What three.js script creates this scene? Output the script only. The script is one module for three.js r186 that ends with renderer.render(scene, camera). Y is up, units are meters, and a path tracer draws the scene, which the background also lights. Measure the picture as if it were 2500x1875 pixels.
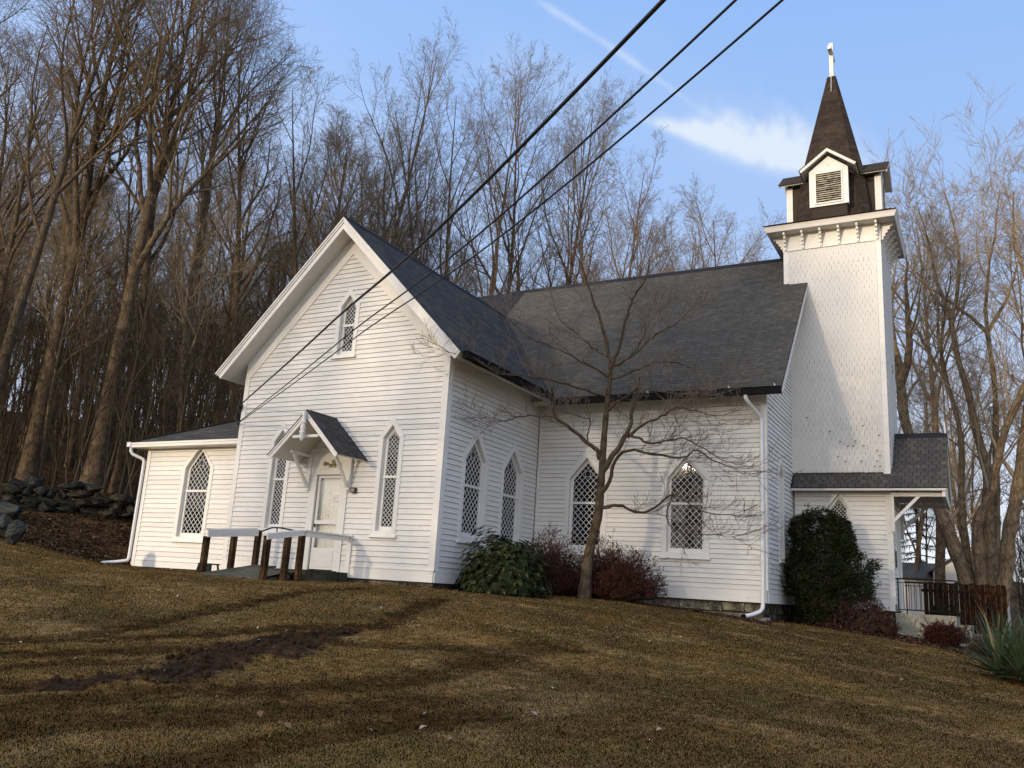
import * as THREE from 'three';
import { mergeGeometries } from 'three/addons/utils/BufferGeometryUtils.js';

// ---------------------------------------------------------------- camera, sky, sun, exposure
const scene = new THREE.Scene();
const camera = new THREE.PerspectiveCamera(48.07, 4 / 3, 0.1, 900);
camera.position.set(9.837, -0.029, 14.92);
camera.up.set(0.059, 0.971, 0.232);
camera.lookAt(9.837 - 0.4728, -0.029 + 0.2313, 14.92 - 0.8503);
const renderer = new THREE.WebGLRenderer({ antialias: true });
renderer.toneMapping = THREE.LinearToneMapping;
renderer.toneMappingExposure = 0.85;
renderer.shadowMap.enabled = true;

const SUN = new THREE.Vector3(-0.289, 0.158, 0.944).normalize();   // low winter sun behind the photographer's left shoulder
const sun = new THREE.DirectionalLight(new THREE.Color().setRGB(1.0, 0.81, 0.57), 3.1);
sun.position.copy(SUN).multiplyScalar(90);
sun.target.position.set(0, 0, 0);
sun.castShadow = true;
sun.shadow.radius = 3;
sun.shadow.mapSize.set(4096, 4096);
Object.assign(sun.shadow.camera, { left: -40, right: 40, top: 30, bottom: -30, near: 1, far: 220 });
scene.add(sun, sun.target);

// seeded random and value noise
function rng(seed) { let s = seed | 0; return () => { s = (s + 0x6d2b79f5) | 0; let t = Math.imul(s ^ (s >>> 15), 1 | s); t = (t + Math.imul(t ^ (t >>> 7), 61 | t)) ^ t; return ((t ^ (t >>> 14)) >>> 0) / 4294967296; }; }
const hash2 = (x, y) => { let h = Math.imul(x | 0, 374761393) + Math.imul(y | 0, 668265263); h = Math.imul(h ^ (h >>> 13), 1274126177); return ((h ^ (h >>> 16)) >>> 0) / 4294967296; };
function vn(x, y) { const i = Math.floor(x), j = Math.floor(y), a = x - i, b = y - j, u = a * a * (3 - 2 * a), v = b * b * (3 - 2 * b); const p = hash2(i, j), q = hash2(i + 1, j), r = hash2(i, j + 1), s = hash2(i + 1, j + 1); return p + (q - p) * u + (r - p) * v + (p - q - r + s) * u * v; }
function fbm(x, y, n = 4) { let a = 0, w = 0.5, t = 0; for (let i = 0; i < n; i++) { a += w * vn(x, y); t += w; w *= 0.5; x = x * 2.03 + 17.1; y = y * 2.03 + 5.7; } return a / t; }
const sst = (a, b, x) => { const t = Math.min(1, Math.max(0, (x - a) / (b - a))); return t * t * (3 - 2 * t); };
const lerp = (a, b, t) => a + (b - a) * t, DEG = Math.PI / 180, V3 = (x, y, z) => new THREE.Vector3(x, y, z);

// the sky: clear winter blue, pale toward the horizon, a thin glow round the low sun, one wisp of cirrus and a vapour trail
{
  const W = 2048, H = 1024, d = new Float32Array(W * H * 4);
  for (let j = 0; j < H; j++) for (let i = 0; i < W; i++) {
    const lon = ((i + 0.5) / W - 0.5) * 2 * Math.PI, lat = ((j + 0.5) / H - 0.5) * Math.PI;
    const y = Math.sin(lat), x = Math.cos(lat) * Math.cos(lon), z = Math.cos(lat) * Math.sin(lon);
    const el = Math.max(0, lat / DEG), az = Math.atan2(x, -z) / DEG;
    const k = Math.exp(-el / 16), k2 = Math.exp(-el / 5);
    let r = lerp(0.165, 1.02, k), g = lerp(0.40, 1.07, k), b = lerp(0.87, 1.10, k);
    const zen = sst(35, 90, el); r *= 1 - 0.34 * zen; g *= 1 - 0.28 * zen; b *= 1 - 0.16 * zen;
    r += 0.10 * k2; g += 0.06 * k2;
    const c = x * SUN.x + y * SUN.y + z * SUN.z, glow = 1.5 * Math.exp((c - 1) * 4) + 0.62 * Math.exp((c - 1) * 1.5);
    r += glow * 1.0; g += glow * 0.86; b += glow * 0.68;
    // thin high veil
    const veil = 0.10 * sst(0.45, 0.85, fbm(az * 0.05 + 3, el * 0.11 + az * 0.02, 5)) ;
    r += veil * (1 - r); g += veil * (1 - g); b += veil * (1 - b) * 0.6;
    if (y > 0) {
      // cirrus wisp
      const t = (az + 20.6) / 11.4, ax = lerp(30.6, 27.5, t), s = (el - ax);
      if (t > -0.25 && t < 1.55) {
        const wd = 0.22 + 1.25 * sst(-0.1, 0.8, t), n = 0.35 + 0.65 * fbm(az * 1.5 - el * 1.1, el * 1.9 + az * 0.5 + 9, 6) * fbm(az * 4.1 + el * 2, el * 5 + 3, 4) * 2.3, streak = fbm((az + el * 0.5) * 1.6 + 40, (el - az * 0.3) * 0.55, 4);
        const up = s > 0 ? Math.exp(-((s / (wd * (0.5 + 1.4 * streak))) ** 2)) : Math.exp(-((s / (wd * 0.62)) ** 2));
        const q = up * sst(-0.15, 0.35, t) * (1 - sst(1.0, 1.5, t)) * (0.25 + 1.1 * n);
        const a = Math.min(0.75, q * 1.0); r = lerp(r, 0.86, a); g = lerp(g, 0.93, a); b = lerp(b, 0.99, a);
      }
      // vapour trail
      const u = (az + 29.0) / 13.0;
      if (u > -0.05 && u < 1.02) { const cy = 37.45 - 6.68 * u - 0.45 * Math.sin(u * 3.1) * -1, e = (el - cy) / (0.11 + 0.12 * vn(az * 1.3, 4)); const a = 0.34 * Math.exp(-e * e) * (0.35 + 0.9 * vn(az * 0.9, 11)) * sst(-0.05, 0.1, u); r = lerp(r, 0.9, a); g = lerp(g, 0.95, a); b = lerp(b, 1.0, a); }
    }
    if (lat < 0) { const m = sst(0, -0.12, lat); r = lerp(r, 0.10, m); g = lerp(g, 0.08, m); b = lerp(b, 0.055, m); }
    const o = (j * W + i) * 4, S = 1.18;
    d[o] = r * S; d[o + 1] = g * S; d[o + 2] = b * S; d[o + 3] = 1;
  }
  const t = new THREE.DataTexture(d, W, H, THREE.RGBAFormat, THREE.FloatType);
  t.mapping = THREE.EquirectangularReflectionMapping; t.magFilter = t.minFilter = THREE.LinearFilter; t.wrapS = THREE.RepeatWrapping; t.needsUpdate = true;
  scene.background = t; scene.environment = t;
}

// ---------------------------------------------------------------- textures and materials
function tex(size, fn, srgb = true, rep = 1) {
  const d = new Uint8Array(size * size * 4);
  for (let j = 0; j < size; j++) for (let i = 0; i < size; i++) { const c = fn(i / size, j / size, i, j), o = (j * size + i) * 4; for (let k = 0; k < 3; k++) d[o + k] = Math.max(0, Math.min(255, (Array.isArray(c) ? c[k] : c) * 255)); d[o + 3] = 255; }
  const t = new THREE.DataTexture(d, size, size); t.wrapS = t.wrapT = THREE.RepeatWrapping; t.magFilter = THREE.LinearFilter; t.minFilter = THREE.LinearMipmapLinearFilter; t.generateMipmaps = true; t.repeat.set(rep, rep);
  if (srgb) t.colorSpace = THREE.SRGBColorSpace; t.needsUpdate = true; return t;
}
// noise that tiles over n cells
function tvn(x, y, n) { const i = Math.floor(x), j = Math.floor(y), a = x - i, b = y - j, u = a * a * (3 - 2 * a), v = b * b * (3 - 2 * b), m = (q) => ((q % n) + n) % n; const p = hash2(m(i), m(j)), q = hash2(m(i + 1), m(j)), r = hash2(m(i), m(j + 1)), s = hash2(m(i + 1), m(j + 1)); return p + (q - p) * u + (r - p) * v + (p - q - r + s) * u * v; }
function tf(u, v, n, oct = 4, sx = 1, sy = 1) { let a = 0, w = 0.5, t = 0; for (let o = 0; o < oct; o++) { a += w * tvn(u * n * sx + o * 13 * 0, v * n * sy, n * Math.max(sx, sy)); t += w; w *= 0.55; n *= 2; } return a / t; }

const paintTex = tex(512, (u, v) => { const a = tf(u, v, 6, 5), s = tf(u, v, 10, 4, 1, 6), sp = tf(u, v, 90, 2); let k = 0.955 + 0.06 * (a - 0.5) - 0.05 * sst(0.62, 0.85, s); if (sp > 0.84) k -= 0.06; return [k, k * 0.993, k * 0.972]; }, true, 0.5);
const paintBump = tex(256, (u, v) => 0.5 + 0.35 * (tf(u, v, 12, 3, 1, 5) - 0.5) + 0.2 * (tf(u, v, 60, 2) - 0.5), false, 1);
const std = (rgb, rough = 0.8, extra = {}) => new (rough >= 0.8 ? THREE.MeshPhysicalMaterial : THREE.MeshStandardMaterial)({ ...(rough >= 0.8 ? { specularIntensity: 0.2 } : {}), color: new THREE.Color().setRGB(...rgb), roughness: rough, metalness: 0, ...extra });
const white = (k, r, g, b) => std([0.80 * k * r, 0.80 * k * g, 0.80 * k * b], 0.55, { map: paintTex, bumpMap: paintBump, bumpScale: 0.0012 });
const M = {};
M.paints = [white(1, 1, 0.985, 0.955), white(0.975, 1, 0.985, 0.945), white(1.02, 1, 0.99, 0.97), white(0.95, 1, 0.98, 0.94)];
M.sheath = std([0.30, 0.275, 0.24], 0.95);
M.trim = white(1.03, 1, 0.99, 0.965);
M.trim2 = white(0.98, 1, 0.985, 0.955);
M.soffit = white(0.9, 1, 0.985, 0.955);
// peeling shingle paint
const peel = tex(512, (u, v) => { const a = tf(u, v, 10, 4), b = tf(u, v, 40, 3), p = sst(0.60, 0.68, a * 0.6 + b * 0.4); const g = 0.93 + 0.05 * (tf(u, v, 5, 3) - 0.5); return [lerp(g, 0.5, p), lerp(g * 0.99, 0.48, p), lerp(g * 0.965, 0.45, p)]; }, true, 0.6);
M.shingleWhite = std([0.8, 0.79, 0.77], 0.65, { map: paintTex });
M.shingleWhite2 = std([0.76, 0.75, 0.73], 0.65, { map: paintTex });
M.shingleWorn = std([0.8, 0.79, 0.77], 0.75, { map: peel });
const granule = tex(512, (u, v) => { const k = 0.8 + 0.35 * (tvn(u * 256, v * 256, 256) - 0.5) + 0.22 * (tf(u, v, 8, 4) - 0.5); return [k, k, k]; }, true, 1);
const granB = tex(256, (u, v) => tvn(u * 128, v * 128, 128), false, 2);
M.roof = std([1.65, 1.62, 1.56], 0.92, { map: granule, bumpMap: granB, bumpScale: 0.002, vertexColors: true });
M.roofBase = std([0.028, 0.029, 0.032], 0.95);
M.spireBase = std([0.052, 0.040, 0.032], 0.95);
M.gutter = std([0.012, 0.011, 0.0105], 0.85);
M.downspout = std([0.76, 0.76, 0.75], 0.4);
M.glass = new THREE.MeshPhysicalMaterial({ color: new THREE.Color().setRGB(0.006, 0.006, 0.007), roughness: 0.03, metalness: 0, ior: 1.5, specularIntensity: 0.75 });
M.lattice = std([0.76, 0.75, 0.72], 0.6);
M.black = std([0.012, 0.012, 0.013], 0.5);
M.iron = std([0.014, 0.009, 0.007], 0.85);
M.doorPaint = std([0.74, 0.72, 0.64], 0.5, { map: paintTex });
M.brass = std([0.35, 0.30, 0.16], 0.45, { metalness: 0.6 });
M.louver = std([0.62, 0.6, 0.54], 0.8, { map: tex(256, (u, v) => { const a = tf(u, v, 6, 4, 1, 3), p = sst(0.52, 0.62, a); const g = lerp(0.92, 0.42, p); return [g, g * 0.97, g * 0.9]; }, true, 1.3) });
M.dark = std([0.01, 0.009, 0.008], 1);
const woodTex = tex(512, (u, v) => { const s = tf(u, v, 8, 4, 6, 1), n = tf(u, v, 6, 4); const k = 0.45 + 0.6 * (s - 0.5) + 0.5 * (n - 0.5); return [k * 1.15, k * 0.83, k * 0.58]; }, true, 1.2);
M.post = std([0.25, 0.275, 0.27], 0.9, { map: woodTex });
const concTex = tex(512, (u, v) => { const k = 0.62 + 0.3 * (tf(u, v, 5, 5) - 0.5) + 0.22 * (tf(u, v, 64, 2) - 0.5) - 0.18 * sst(0.6, 0.8, tf(u, v, 9, 4, 3, 1)); return [k, k * 0.985, k * 0.92]; }, true, 0.7);
const concB = tex(256, (u, v) => tf(u, v, 40, 3), false, 1);
M.concrete = std([0.78, 0.78, 0.70], 0.9, { map: concTex, bumpMap: concB, bumpScale: 0.004 });
M.concreteMoss = std([0.19, 0.185, 0.15], 0.95, { map: concTex, bumpMap: concB, bumpScale: 0.005 });
M.deck = std([0.30, 0.30, 0.25], 0.9, { map: concTex });
const stoneTex = tex(512, (u, v) => { const a = tf(u, v, 6, 5), b = tf(u, v, 48, 3), l = sst(0.54, 0.64, tf(u, v, 11, 4)); const k = 0.46 + 0.7 * (a - 0.5) + 0.35 * (b - 0.5); return [lerp(k, 0.52, l * 0.5), lerp(k * 0.98, 0.55, l * 0.5), lerp(k * 0.93, 0.47, l * 0.5)]; }, true, 0.9);
const stoneB = tex(256, (u, v) => tf(u, v, 10, 5), false, 1.2);
M.stones = [[0.30, 0.29, 0.26], [0.24, 0.245, 0.23], [0.34, 0.31, 0.26], [0.22, 0.23, 0.24]].map((c) => std(c, 0.95, { map: stoneTex, bumpMap: stoneB, bumpScale: 0.05 }));
M.fstones = [[0.78, 0.68, 0.52], [0.64, 0.6, 0.5], [0.84, 0.76, 0.62], [0.56, 0.53, 0.46]].map((c) => std(c, 0.95, { map: stoneTex, bumpMap: stoneB, bumpScale: 0.02 }));
M.mortar = std([0.26, 0.23, 0.18], 1, { map: concTex });
const barkTex = tex(512, (u, v) => { const r = tf(u, v, 5, 5, 5, 2), n = tf(u, v, 6, 5), l = sst(0.6, 0.72, tf(u, v, 9, 4)); let k = 0.6 + 0.55 * (r - 0.5) + 0.3 * (n - 0.5); return [lerp(k, 0.6, l * 0.35), lerp(k * 0.93, 0.62, l * 0.35), lerp(k * 0.85, 0.52, l * 0.35)]; }, true, 1);
const barkB = tex(512, (u, v) => tf(u, v, 6, 5, 5, 1), false, 1);
const bark = (c) => std(c, 0.95, { map: barkTex, bumpMap: barkB, bumpScale: 0.03 });
M.barks = [bark([0.50, 0.41, 0.31]), bark([0.40, 0.33, 0.25]), bark([0.62, 0.51, 0.38])];
M.twigs = [std([0.215, 0.16, 0.095], 0.9), std([0.175, 0.13, 0.078], 0.9), std([0.26, 0.195, 0.115], 0.9)];
M.brush = std([0.075, 0.055, 0.034], 0.95);
M.farTwig = std([0.16, 0.12, 0.075], 0.95);
M.barkBig = bark([0.76, 0.63, 0.46]);
M.barkDog = bark([0.33, 0.28, 0.215]);
const leafMat = (c, r = 0.6) => new THREE.MeshPhysicalMaterial({ color: new THREE.Color().setRGB(...c), roughness: r, specularIntensity: 0.35, side: THREE.DoubleSide, vertexColors: true });
M.leaf = leafMat([1, 1, 1], 0.8);
M.leafMatte = leafMat([1, 1, 1], 0.85);
// ---------------------------------------------------------------- geometry helpers
const used = {};
function uniq(n) { if (!(n in used)) { used[n] = 0; return n; } used[n]++; return n + '_' + String(used[n]).padStart(3, '0'); }
function mk(name, g, mat, parent) { const m = new THREE.Mesh(g, mat); m.name = name; m.castShadow = m.receiveShadow = true; parent.add(m); return m; }
function thing(name, label, category, pos = [0, 0, 0], group) { const o = new THREE.Group(); o.name = uniq(name); o.position.set(...pos); o.userData = { label, category }; if (group) o.userData.group = group; scene.add(o); return o; }
function solo(name, label, category, g, mat, group) { const m = mk(uniq(name), g, mat, scene); m.userData = { label, category }; if (group) m.userData.group = group; return m; }
function stuff(o) { o.userData.kind = 'stuff'; return o; }
// a body of eight corners: c[0..3] bottom ring, c[4..7] top ring; uv in metres
const urand = rng(77);
function hex(c) {
  const P = [], UV = [], F = [[0, 1, 5, 4], [1, 2, 6, 5], [2, 3, 7, 6], [3, 0, 4, 7], [4, 5, 6, 7], [3, 2, 1, 0]], ou = urand() * 7, ov = urand() * 7;
  for (const f of F) {
    const [a, b, d, e] = f.map((k) => c[k]), w = a.distanceTo(b), h = a.distanceTo(e);
    for (const [p, u, v] of [[a, 0, 0], [b, w, 0], [d, w, h], [a, 0, 0], [d, w, h], [e, 0, h]]) { P.push(p.x, p.y, p.z); UV.push(u + ou, v + ov); }
  }
  const g = new THREE.BufferGeometry(); g.setAttribute('position', new THREE.Float32BufferAttribute(P, 3)); g.setAttribute('uv', new THREE.Float32BufferAttribute(UV, 2)); g.computeVertexNormals(); return g;
}
// parallelepiped from a corner and three edges (a x b should point along c)
function para(o, a, b, c) { const A = V3(...a), B = V3(...b), C = V3(...c), O = V3(...o); const n = A.clone().cross(B).dot(C); const q = n >= 0 ? [A, B] : [B, A]; const r = [O, O.clone().add(q[0]), O.clone().add(q[0]).add(q[1]), O.clone().add(q[1])]; return hex([...r, ...r.map((p) => p.clone().add(C))]); }
const box = (x0, x1, y0, y1, z0, z1) => para([x0, y0, z0], [x1 - x0, 0, 0], [0, 0, z0 - z1], [0, y1 - y0, 0]).translate(0, 0, z1 - z0);
// a bar of rectangular section between two points
function bar(p, q, w, h, up = [0, 1, 0]) { const a = V3(...p), b = V3(...q), d = b.clone().sub(a), L = d.length(); d.normalize(); let s = d.clone().cross(V3(...up)); if (s.length() < 1e-3) s = d.clone().cross(V3(1, 0, 0)); s.normalize(); const t = s.clone().cross(d).normalize(); const o = a.clone().addScaledVector(s, -w / 2).addScaledVector(t, -h / 2); return para(o.toArray(), d.multiplyScalar(L).toArray(), s.multiplyScalar(w).toArray(), t.multiplyScalar(h).toArray()); }
const merge = (gs) => mergeGeometries(gs, false);
function cyl(p, q, r0, r1 = r0, n = 10) { const a = V3(...p), b = V3(...q), d = b.clone().sub(a); const g = new THREE.CylinderGeometry(r1, r0, d.length(), n, 1).toNonIndexed(); g.applyQuaternion(new THREE.Quaternion().setFromUnitVectors(V3(0, 1, 0), d.clone().normalize())); g.translate(...a.add(b).multiplyScalar(0.5).toArray()); return g; }
function pipe(pts, r, n = 10, seg = 8) { const c = new THREE.CatmullRomCurve3(pts.map((p) => V3(...p)), false, 'catmullrom', 0.15); return new THREE.TubeGeometry(c, (pts.length - 1) * seg, r, n, false).toNonIndexed(); }

// wall frames: u along the wall, v up, w out of the wall
const frame = (o, u, n) => ({ o: V3(...o), u: V3(...u), n: V3(...n), at(a, b, c) { return this.o.clone().addScaledVector(this.u, a).addScaledVector(V3(0, 1, 0), b).addScaledVector(this.n, c); }, m() { return new THREE.Matrix4().makeBasis(this.u, V3(0, 1, 0), this.n).setPosition(this.o); } });
function wbox(F, u0, u1, v0, v1, w0, w1) { const r = (v) => [F.at(u0, v, w1), F.at(u1, v, w1), F.at(u1, v, w0), F.at(u0, v, w0)]; return hex([...r(v0), ...r(v1)]); }
function wwedge(F, u0, u1, v0, v1, wb, wt) { return hex([F.at(u0, v0, wb), F.at(u1, v0, wb), F.at(u1, v0, 0), F.at(u0, v0, 0), F.at(u0, v1, wt), F.at(u1, v1, wt), F.at(u1, v1, 0), F.at(u0, v1, 0)]); }
// extrude a 2d outline (with holes) of a wall from w0 to w1
function wext(F, pts, w0, w1, holes = []) { const s = new THREE.Shape(pts.map((p) => new THREE.Vector2(...p))); for (const h of holes) s.holes.push(new THREE.Path(h.map((p) => new THREE.Vector2(...p)))); const g = new THREE.ExtrudeGeometry(s, { depth: w1 - w0, bevelEnabled: false }); g.translate(0, 0, w0); g.applyMatrix4(F.m()); return g; }
const lancet = (u, hw, v0, sh, ap) => [[u - hw, v0], [u + hw, v0], [u + hw, sh], [u, ap], [u - hw, sh]];
const spanOf = (w, v) => { if (v < w.v0 || v > w.ap) return null; const h = v <= w.sh ? w.hw : w.hw * (w.ap - v) / (w.ap - w.sh); return [w.u - h, w.u + h]; };
const lineMat = (i) => M.paints[i];
// clapboard courses: one mesh per course, cut round the openings
const crand = rng(5), boards = [];
function siding(F, wall, span, openings, v0, v1, ex) {
  const n = Math.round((v1 - v0) / ex), e = (v1 - v0) / n;
  for (let i = 0; i < n; i++) {
    const a = v0 + i * e, b = a + e, s = span((a + b) / 2); if (!s || s[1] - s[0] < 0.03) continue;
    let segs = [s];
    for (const w of openings) { const q = spanOf(w, (a + b) / 2); if (!q) continue; const nx = []; for (const [p, r] of segs) { if (q[0] > p) nx.push([p, Math.min(r, q[0])]); if (q[1] < r) nx.push([Math.max(p, q[1]), r]); } segs = nx.filter((t) => t[1] - t[0] > 0.02); }
    const jit = (crand() - 0.5) * 0.004, mat = Math.floor(crand() * 4);
    for (const [p, r] of segs) boards.push({ wall, mat: lineMat(mat), len: r - p, g: wwedge(F, p, r, a + 0.0068 + jit, b, 0.027 + crand() * 0.003, 0.010) });
  }
}
// the 300 longest boards are parts of their own, the short ends are joined per wall
function hangBoards() {
  boards.sort((a, b) => b.len - a.len); const short = new Map();
  boards.forEach((o, i) => { if (i < 300) mk('clapboard', o.g, o.mat, o.wall); else { if (!short.has(o.wall)) short.set(o.wall, []); short.get(o.wall).push(o.g); } });
  for (const [w, gs] of short) stuff(mk('clapboard_ends', merge(gs), M.paints[0], w));
}
// a lancet window in frame F; o: {u, v0 (sill top), sh, ap, gw (glass half width), gb (glass bottom), gs, ga, rail, cw (casing half width), cs, ca, dx, dy}
const unitBar = new THREE.BoxGeometry(1, 1, 1);
function clipLine(poly, p, d) { let t0 = -1e9, t1 = 1e9; for (let i = 0; i < poly.length; i++) { const a = poly[i], b = poly[(i + 1) % poly.length], ex = b[0] - a[0], ey = b[1] - a[1], den = ex * d[1] - ey * d[0], num = ex * (p[1] - a[1]) - ey * (p[0] - a[0]); if (Math.abs(den) < 1e-9) { if (num < 0) return null; continue; } const t = -num / den; if (den > 0) t0 = Math.max(t0, t); else t1 = Math.min(t1, t); } return t1 - t0 > 0.02 ? [t0, t1] : null; }
function lancetWindow(F, church, o, detailed) {
  const { u } = o, oh = o.gw + 0.07;               // opening half width
  const inner = lancet(u, oh, o.gb - 0.10, o.gs + 0.015, o.ga + 0.115), outer = lancet(u, o.cw, o.sill, o.cs, o.ca);
  const W = mk('window', wext(F, outer, 0.0, 0.036, [inner]), M.trim, church);
  mk('reveal', wext(F, lancet(u, oh + 0.018, o.gb - 0.12, o.gs + 0.018, o.ga + 0.135), -0.12, 0.0, [inner]), M.trim2, W);
  const glassPoly = lancet(u, o.gw, o.gb, o.gs, o.ga);
  mk('glass', wext(F, lancet(u, o.gw + 0.03, o.gb - 0.03, o.gs, o.ga + 0.03), -0.098, -0.092), M.glass, W);
  mk('sash', wext(F, lancet(u, oh - 0.002, o.gb - 0.098, o.gs + 0.013, o.ga + 0.11), -0.095, -0.062, [glassPoly]), M.trim, W);
  mk('meeting_rail', wbox(F, u - oh + 0.004, u + oh - 0.004, o.rail - 0.025, o.rail + 0.025, -0.09, -0.045), M.trim, W);
  mk('sill', hex([F.at(u - o.cw - 0.03, o.sill - 0.045, 0.085), F.at(u + o.cw + 0.03, o.sill - 0.045, 0.085), F.at(u + o.cw + 0.03, o.sill - 0.045, 0.002), F.at(u - o.cw - 0.03, o.sill - 0.045, 0.002), F.at(u - o.cw - 0.03, o.sill - 0.006, 0.078), F.at(u + o.cw + 0.03, o.sill - 0.006, 0.078), F.at(u + o.cw + 0.03, o.sill + 0.012, 0.002), F.at(u - o.cw - 0.03, o.sill + 0.012, 0.002)]), M.trim, W);
  // diamond lattice
  const th = Math.atan2(o.dy, o.dx), dir = [[Math.cos(th), Math.sin(th)], [Math.cos(th), -Math.sin(th)]], gs = [], wd = o.dx > 0.12 ? 0.0092 : 0.0072;
  const cy = o.gs + (o.ga - o.gs) * 0.34, cr = o.gw * 0.2, parts = [];
  dir.forEach((d, k) => {
    for (let i = -40; i <= 40; i++) {
      const p = [u + (i + 0.5) * o.dx, o.rail], c = clipLine(glassPoly, p, d); if (!c) continue;
      // leave the ring at the head open
      const rel = [u - p[0], cy - p[1]], tc = rel[0] * d[0] + rel[1] * d[1], dist = Math.abs(rel[0] * d[1] - rel[1] * d[0]), hl = dist < cr ? Math.sqrt(cr * cr - dist * dist) : 0;
      const runs = hl > 0 && tc > c[0] && tc < c[1] ? [[c[0], tc - hl], [tc + hl, c[1]]] : [c];
      for (const [a, b] of runs) { if (b - a < 0.015) continue; const m = (a + b) / 2, w = k ? -0.072 : -0.0745; parts.push([p[0] + d[0] * m, p[1] + d[1] * m, Math.atan2(d[1], d[0]), b - a, w]); }
    }
  });
  const Fm = F.m();
  if (detailed) for (const [x, y, r, L, w] of parts) { const b = new THREE.Mesh(unitBar, M.lattice); b.name = 'lattice_bar'; b.matrixAutoUpdate = true; const q = Fm.clone().multiply(new THREE.Matrix4().makeTranslation(x, y, w)).multiply(new THREE.Matrix4().makeRotationZ(r)).multiply(new THREE.Matrix4().makeScale(L, wd, 0.012)); q.decompose(b.position, b.quaternion, b.scale); b.castShadow = b.receiveShadow = true; W.add(b); }
  else { for (const [x, y, r, L, w] of parts) { const g = new THREE.BoxGeometry(L, wd, 0.012); g.rotateZ(r); g.translate(x, y, w); gs.push(g); } if (gs.length) mk('lattice', merge(gs).applyMatrix4(Fm), M.lattice, W); }
  const ring = new THREE.TorusGeometry(cr, wd * 0.5, 6, 20); ring.translate(u, cy, -0.071); mk('ring', ring.applyMatrix4(Fm), M.lattice, W);
  return { W, hole: { pts: lancet(u, oh + 0.016, o.gb - 0.118, o.gs + 0.017, o.ga + 0.13) }, cut: { u, hw: o.cw - 0.03, v0: o.sill - 0.01, sh: o.cs, ap: o.ca - 0.04 } };
}
const winHole = (o) => lancet(o.u, o.gw + 0.07 + 0.016, o.gb - 0.118, o.gs + 0.017, o.ga + 0.13);
const winCut = (o) => ({ u: o.u, hw: o.cw - 0.03, v0: o.sill - 0.01, sh: o.cs, ap: o.ca - 0.04 });

// roof shingles: courses of tabs on a plane. o corner, a along the eave (unit), b up the slope (unit), n normal; span(v) -> [u0,u1]
const tones = { grey: [[0.062, 0.062, 0.062], [0.074, 0.073, 0.070], [0.055, 0.055, 0.056], [0.084, 0.080, 0.072]], nave: [[0.086, 0.081, 0.071], [0.091, 0.086, 0.075], [0.081, 0.077, 0.069]], brown: [[0.049, 0.037, 0.029], [0.043, 0.033, 0.026], [0.055, 0.042, 0.033], [0.038, 0.030, 0.024]], warm: [[0.085, 0.080, 0.074], [0.072, 0.068, 0.064], [0.098, 0.088, 0.078], [0.078, 0.073, 0.068]] };
const srand = rng(91);
function tabGeom(o, a, b, n, u0, u1, v0, v1, col, gap = 0.004, lift = 0.0065) {
  const P = [], N = [], UV = [], C = [], at = (u, v, w) => o.clone().addScaledVector(a, u).addScaledVector(b, v).addScaledVector(n, w);
  const q = (p, nn, uv) => { for (const k of [0, 1, 2, 0, 2, 3]) { P.push(p[k].x, p[k].y, p[k].z); N.push(nn.x, nn.y, nn.z); UV.push(uv[k][0], uv[k][1]); C.push(...col); } };
  const A = at(u0 + gap, v0, lift), B = at(u1 - gap, v0, lift), Cc = at(u1 - gap, v1 + 0.02, 0.002), D = at(u0 + gap, v1 + 0.02, 0.002), ou = srand() * 3, ov = srand() * 3, w = u1 - u0, h = v1 - v0;
  q([A, B, Cc, D], n, [[ou, ov], [ou + w, ov], [ou + w, ov + h], [ou, ov + h]]);
  q([at(u0 + gap, v0, -0.002), at(u1 - gap, v0, -0.002), B, A], b.clone().negate(), [[ou, ov], [ou + w, ov], [ou + w, ov + 0.01], [ou, ov + 0.01]]);
  q([at(u1 - gap, v0, -0.002), at(u1 - gap, v1, -0.002), Cc, B], a, [[0, 0], [0.1, 0], [0.1, 0.01], [0, 0.01]]);
  q([at(u0 + gap, v1, -0.002), at(u0 + gap, v0, -0.002), A, D], a.clone().negate(), [[0, 0], [0.1, 0], [0.1, 0.01], [0, 0.01]]);
  const g = new THREE.BufferGeometry(); for (const [k, d, s] of [['position', P, 3], ['normal', N, 3], ['uv', UV, 2], ['color', C, 3]]) g.setAttribute(k, new THREE.Float32BufferAttribute(d, s)); return g;
}
function shingles(o, a, b, n, vmax, span, ex, tw, tone, each, gap) {
  o = V3(...o); a = V3(...a).normalize(); b = V3(...b).normalize(); n = V3(...n).normalize(); const out = [];
  for (let r = 0, v = 0; v < vmax - 0.01; r++, v += ex) {
    const v1 = Math.min(vmax, v + ex), s = span((v + v1) / 2); if (!s || s[1] - s[0] < 0.03) continue;
    const off = (r % 2 ? tw / 2 : 0) + ((r * 7) % 3) * tw * 0.03; let rowTone = 0.96 + 0.08 * srand();
    for (let u = Math.floor((s[0] - off) / tw) * tw + off; u < s[1]; u += tw) { const p = Math.max(s[0], u), q = Math.min(s[1], u + tw); if (q - p < 0.02) continue; const c = tone[Math.floor(srand() * tone.length)], k = rowTone * (0.95 + 0.1 * srand()); out.push(tabGeom(o, a, b, n, p, q, v + (srand() - 0.5) * 0.006, v1, [c[0] * k, c[1] * k, c[2] * k], gap)); }
  }
  return each ? out : merge(out);
}
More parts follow.
